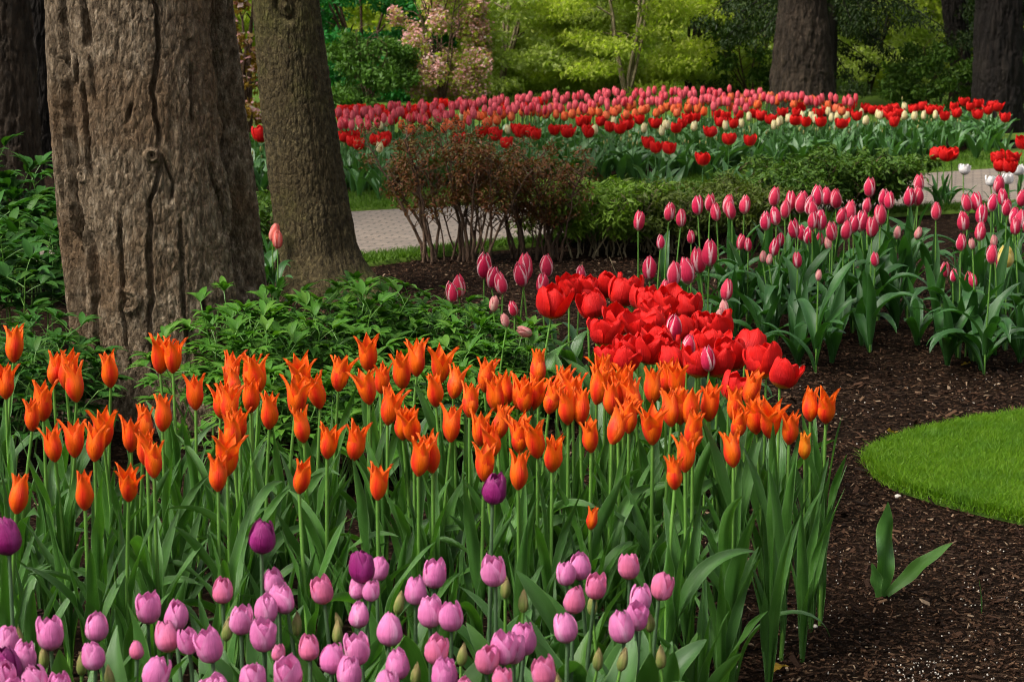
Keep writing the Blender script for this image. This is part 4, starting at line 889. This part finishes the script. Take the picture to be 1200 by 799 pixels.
# the leaf-only young plant on the open mulch, and the one thin shoot
b=P(1030,700); t=empty('tulip_sprout',(b[0],b[1],0),'young leaf-only tulip plant with one upright and one slanting leaf on open mulch','tulip sprout')
r9=np.random.default_rng(12)
l1=leaf(r9,.235,.048,R(88),R(6),wave=1.3,twist=.1,fold=.3).mesh('leaf',M['leafb']); o=link('leaf',l1,t,rz=R(80)); o.rotation_euler=(0,0,R(-90)); o.location=(.012,.01,0)
l2=leaf(r9,.215,.037,R(47),R(10),wave=.35,twist=.1,fold=.4,roll=R(68)).mesh('leaf',M['leafb']); o=link('leaf',l2,t,rz=R(-12)); o.location=(.014,-.004,.008)
l3=leaf(r9,.095,.036,R(82),R(12),wave=.3,twist=.3,fold=.4).mesh('leaf',M['leafb']); o=link('leaf',l3,t,rz=R(215)); o.location=(-.004,-.012,0)
b=P(1151,720); t=empty('tulip_sprout',(b[0],b[1],0),'single thin grass-like shoot standing on the mulch below the lawn','tulip sprout')
link('leaf',leaf(r9,.085,.006,R(86),R(10)).mesh('leaf',M['leaf']),t,rz=1.9)
# drooping long leaf at the right of the near bed
b=P(862,800); t=empty('tulip_sprout',(b[0],b[1],0),'tulip plant with one long leaf arching right down to the mulch','tulip sprout')
link('leaf',leaf(r9,.31,.034,R(82),R(165),twist=.15,wave=.15).mesh('leaf',M['leaf']),t,rz=R(-18)); link('leaf',leaf(r9,.3,.04,R(84),R(20)).mesh('leaf',M['leaf']),t,rz=R(160))

# tulips seen by the path at the right and between the trunks
def pathside(name,x,y,hp,h,bl,lb,group=None,n=3,ls=.7): tulip(name,x,y,hp,h,bl,STK,LF['stripe'],n,lb,group,rs,lsc=ls)
for x,y,lb in [(1099,180,'left of the three small reds by the far lawn strip'),(1107,181,'middle of the three small reds by the far lawn strip'),(1115,180,'right of the three small reds by the far lawn strip'),(1171,184,'left upper one of four reds at the right edge by the path'),(1186,184,'right upper one of four reds at the right edge by the path'),(1182,195,'right lower one of four reds at the right edge by the path'),(1173,193,'left lower one of four reds at the right edge by the path'),(1198,167,'highest small red at the very right edge')]:
    pathside('red_tulip',x,y,16,.34,BL['red'],'small red tulip, '+lb,'small red tulips by the path',2)
for x,y,lb in [(1129,198,'above the leafy plant on the path'),(1194,199,'at the right edge under the four reds'),(1182,209,'below the other two by the right edge'),(1161,212,'leftmost of those below the four reds')]:
    pathside('white_tulip',x,y,13,.30,BL['white'],'white tulip bloom '+lb,'white tulips by the path',3)
sprout(1108,243,LF['stripe'],9,'leafy tulip plant standing alone at the edge of the path on the right',rs,.75)
sprout(1098,240,LF['stripe'],7,'leafy tulip plant touching the lone one at the path edge, slightly behind',rs,.7)
sprout(1170,262,LF['stripe'],8,'leafy tulip plant under the white blooms near the right edge',rs,.75)
sprout(306,350,LF['stripe'],7,'leafy tulip plant squeezed between the big trunk and the mossy trunk, nearer the big one',rs,1.05)
sprout(319,338,LF['stripe'],7,'leafy tulip plant squeezed between the two near trunks, touching the mossy one',rs,1.0)
for x,y,lb in [(319,272,'left of two salmon blooms between the near trunks'),(325,280,'right of two salmon blooms between the near trunks')]:
    pathside('salmon_tulip',x,y,22,.30,BL['salmon'],'salmon pink tulip, '+lb,'salmon tulips between the near trunks')
tulip('red_tulip',307,157,20,.33,BL['red'],STK,LF['stripe'],3,'single red tulip seen between the big trunk and the mossy trunk',None,rs)

# ------------------------------------------------------------------ the far bed
def far_mesh(kind,mat,h,hb,rg,nl=5,Lf=.26,spread=.03,W=.05):
    mb=MB(); b=bloom(kind,rg,spread,lod=2); v,f,uv,_=b.arrays(); mb.add(v*hb+np.array([0,0,h-hb*.5]),f,uv,0)
    st=stem(rg,0.0,r=.0035,n=4); v,f,uv,_=st.arrays(); v=v*np.array([1,1,h-hb*.5]); mb.add(v,f,uv,1)
    for k in range(nl):
        l=leaf(rg,Lf*rg.uniform(.8,1.1),W,R(rg.uniform(64,86)),R(rg.uniform(10,110)),nv=8,nu=3,wave=.1); v,f,uv,_=l.arrays(); mb.add(rotz(v,k*2.3+rg.uniform(0,1)),f,uv,1)
    return mb.mesh('far_tulip',[M[mat],M['leaff']])
rf=np.random.default_rng(61)
FM={'red':[far_mesh('open','red',.34,.075,rf,spread=.1) for _ in range(5)],'cream':[far_mesh('goblet','cream',.34,.068,rf) for _ in range(3)],
    'pink':[far_mesh('egg','pink',.42,.072,rf,nl=3,spread=.12) for _ in range(5)],'orange':[far_mesh('goblet','farorange',.38,.07,rf,nl=3) for _ in range(4)],
    'low':[far_mesh('bud','bud',.26,.03,rf,nl=7,Lf=.27,W=.058) for _ in range(5)]}
HH={'red':.34,'cream':.34,'pink':.42,'orange':.38}
def far(kind,name,px,py,label,group,h=None):
    c=P(px,py,HH[kind]); o=link(name,FM[kind][rf.integers(len(FM[kind]))],None,(c[0],c[1],0),rz=rf.uniform(0,6.28),sc=(1,1,1))
    q=rf.uniform(.85,1.12)*(.82 if kind=='cream' else 1.0); o.scale=(q,q,1.0); tag(o,label,'tulip',group)
def z3(L,ox,oy,s_): return [(ox+a/s_,oy+b/s_) for a,b in L]
FR=z3([(80,142),(100,165),(75,170),(55,185),(35,200),(150,213),(170,155),(200,160),(183,180),(228,185),(245,158),(300,152),(320,160),(352,172),(392,148),(440,150),(455,130),(435,175),(470,180),(510,150),(520,180),(575,135),(590,185),(610,150),(625,125),(640,160),(670,135),(695,140),(740,140),(765,135),(780,150),(765,180),(830,138),(860,128),(885,140),(912,140),(935,160),(965,130),(975,150),(1000,113),(1022,130),(1048,120),(1045,155),(1080,140),(1095,125),(1112,130),(1137,165),(125,305),(282,242),(212,238),(12,268),(540,140),(725,150),(755,160)],780,80,2.857)+\
   z3([(70,230),(95,245),(105,225),(115,255),(170,240),(205,230),(200,245),(525,215),(565,215),(575,225),(610,250),(645,205),(665,205),(690,215),(708,222),(770,207),(810,207),(815,215),(860,180),(880,205),(885,215),(925,178),(955,197),(990,203),(1015,170),(1055,172),(1015,190),(1110,185),(1085,250),(1110,265),(450,235),(655,215),(875,175),
   (60,140),(85,150),(100,140),(125,135),(120,155),(75,158),(140,150),(185,142),(230,145),(290,150),(400,118),(290,170),(55,155),(170,165)],380,80,2.857)
FC=z3([(5,190),(95,195),(200,192),(253,185),(278,162),(378,180),(411,168),(458,160),(487,160),(500,170),(545,145),(522,128),(555,165),(575,160),(605,160),(655,150),(670,175),(710,155),(718,158),(800,158),(833,160),(864,158),(903,156),(800,130),(385,176),(362,190)],780,80,2.857)+\
   z3([(120,200),(175,180),(205,180),(320,170),(185,265),(460,165),(500,160),(560,190),(615,205),(665,155),(905,207),(968,178),(1070,200),(1140,190),(1130,210),(82,186),(145,185),(540,158),(190,192)],380,80,2.857)
_r=np.random.default_rng(8); FR+=[(x_,np.interp(x_,[395,450,520,600,640],[134,126,122,114,112])+_r.uniform(1,15)) for x_ in _r.uniform(398,640,26)]
FZ=[(440,'right of the mossy trunk'),(480,'above the left edge of the fanned bronze shrub'),(520,'above the left half of the fanned bronze shrub'),(550,'straight above the fanned bronze shrub'),(580,'above the right of the fanned bronze shrub'),(620,'above the thin bronze shrub'),(680,'above the left of the fresh green shrub'),(715,'above the right of the fresh green shrub'),(760,'left of the middle of the far bed'),(800,'above the dull olive shrub'),(840,'above the low olive shrub'),(880,'left of the brown trunk'),(918,'below the left side of the brown trunk'),(955,'below the brown trunk'),(990,'just right of the brown trunk'),(1030,'right of the brown trunk above the glossy bush'),(1070,'between the brown trunk and the leaning dark trunk'),(1110,'left of the leaning dark trunk'),(1140,'below the leaning dark trunk'),(3000,'below the thick black trunk')]
for kd,L,nm,col in (('red',FR,'red_tulip','red'),('cream',FC,'cream_tulip','cream')):
    zz=zoned(L,FZ)
    for i,(x,y) in enumerate(L):
        ph,r_,n=zz[i]; far(kd,nm,x,y,f"far bed {col} tulip, {rank(r_,n)} {ph}",f'{col} tulips in the far bed')
# back rows: pink with orange between, too alike and blurred to tell apart
def top(x): return np.interp(x,[395,450,520,600,640,700,780,830,900,1000],[134,126,122,114,112,108,105,106,110,116])
n=0
for x in np.arange(398,1002,4.4):
    for k in range(2 if x<880 else 1):
        if rf.uniform()<.12: continue
        y=top(x)+rf.normal(2,2.6)+k*rf.uniform(7,14)
        if 905<x<972 and y<112: y=114
        far('pink','pink_tulip',x+rf.uniform(-3,3),y,'pink tulip in the blurred back rows of the far bed','pink tulips in the back rows of the far bed')
for x in np.concatenate([np.arange(470,900,5.2),np.arange(900,985,7)]):
    for k in range(1 if x<830 else 1):
        y=top(x)+rf.uniform(13,28) if x<830 else top(x)+rf.uniform(2,18)
        far('orange','far_orange_tulip',x+rf.uniform(-4,4),y,'orange tulip in the blurred back rows of the far bed','orange tulips in the back rows of the far bed')
# leafy plants without bloom that make the green front of the far bed
for i in range(230):
    x=rf.uniform(392,1172) if i<215 else rf.uniform(290,330); lo=np.interp(x,[392,600,800,1000,1172],[216,208,200,186,166]); up=np.interp(x,[392,700,1172],[165,150,140])
    y=lo-(lo-up)*rf.uniform(0,1)**1.4+np.interp(x,[392,1172],[16,10]); b=P(x,y)
    o=link('flowerless_tulip',FM['low'][rf.integers(5)],None,(b[0],b[1],0),rz=rf.uniform(0,6.28)); q=rf.uniform(.8,1.15); o.scale=(q,q,q)
    tag(o,'flowerless leafy tulip plant in the green front of the far bed','tulip plant','flowerless tulip plants in the far bed')
# mulch apron under the far bed
# (the bed stands on the same ground sheet)

# ------------------------------------------------------------------ small things on the mulch
def pebble(px,py,r,label,seed):
    rg=np.random.default_rng(seed); u=np.linspace(0,2*np.pi,14,endpoint=False); v=np.linspace(-1.5,1.5,9); b=P(px,py)
    g=np.stack([np.cos(v)[:,None]*np.cos(u)[None],.75*np.cos(v)[:,None]*np.sin(u)[None],.55*np.sin(v)[:,None]*np.ones(14)[None]],-1)
    g=g*(1+.35*(fbm(g*1.7+seed,3,seed)-.5)[...,None])*r; mb=MB(); mb.grid(g,wrap=True); o=link('stone',mb.mesh('stone',M['pebble']),None,(b[0],b[1],r*.35),rz=rg.uniform(0,6))
    tag(o,label,'stone')
pebble(1052,583,.011,'pinkish stone at the cut edge of the near lawn',3)
pebble(861,784,.010,'pale stone below the rightmost tulip leaves on the mulch',4)
pebble(955,735,.008,'small pale stone just right of the last tulip stems',8)
b=P(728,334); mb=MB(); s_=np.linspace(0,1,6); mb.grid(tube(np.stack([-.055*s_,0*s_,.13*s_],-1)+np.random.default_rng(2).normal(0,.002,(6,3)),.003*(1-.5*s_),5),wrap=True)
tag(link('twig',mb.mesh('twig',M['twigl']),None,(b[0],b[1],0)),'bare tan twig sticking out of the mulch behind the red tulips','twig')

def hexa(pts,sz,rg):
    mb=MB()
    for p_ in pts:
        q=np.array([[x,y,z] for z in(-1,1) for x,y in((-1,-1),(1,-1),(1,1),(-1,1))],float)*rg.uniform(.5,1.2,(8,3))*sz*rg.uniform(.5,1.3)
        mb.add(rotz(q,rg.uniform(0,6))+p_,np.array([[3,2,1,0],[4,5,6,7],[0,1,5,4],[1,2,6,5],[2,3,7,6],[3,0,4,7]]))
    return mb
_r=np.random.default_rng(44); pts=[P(1078+_r.normal(0,26),789+_r.normal(0,12))+[0,0,.004] for _ in range(110)]+[P(_r.uniform(900,1200),_r.uniform(640,799))+[0,0,.005] for _ in range(160)]+[P(_r.uniform(930,1200),_r.uniform(430,560))+[0,0,.006] for _ in range(110)]
struct('gravel',hexa(pts,.0013,_r).mesh('gravel',M['pebble'],smooth=False),'stuff')
for x,y,a_,lb in ((1126,431,.4,'curled dry orange brown leaf under the right edge tulip clump'),(1052,512,2.0,'small dry leaf lying on the mulch just above the near lawn'),(905,792,1.0,'dry leaf on the mulch at the bottom beside the tulip stems')):
    b=P(x,y); o=link('dry_leaf',leaf(_r,.045,.022,R(18),R(40),nv=8,nu=5,wave=.5,twist=1.0).mesh('dry_leaf',M['ochre']),None,(b[0],b[1],.008),rz=a_); tag(o,lb,'dry leaf')
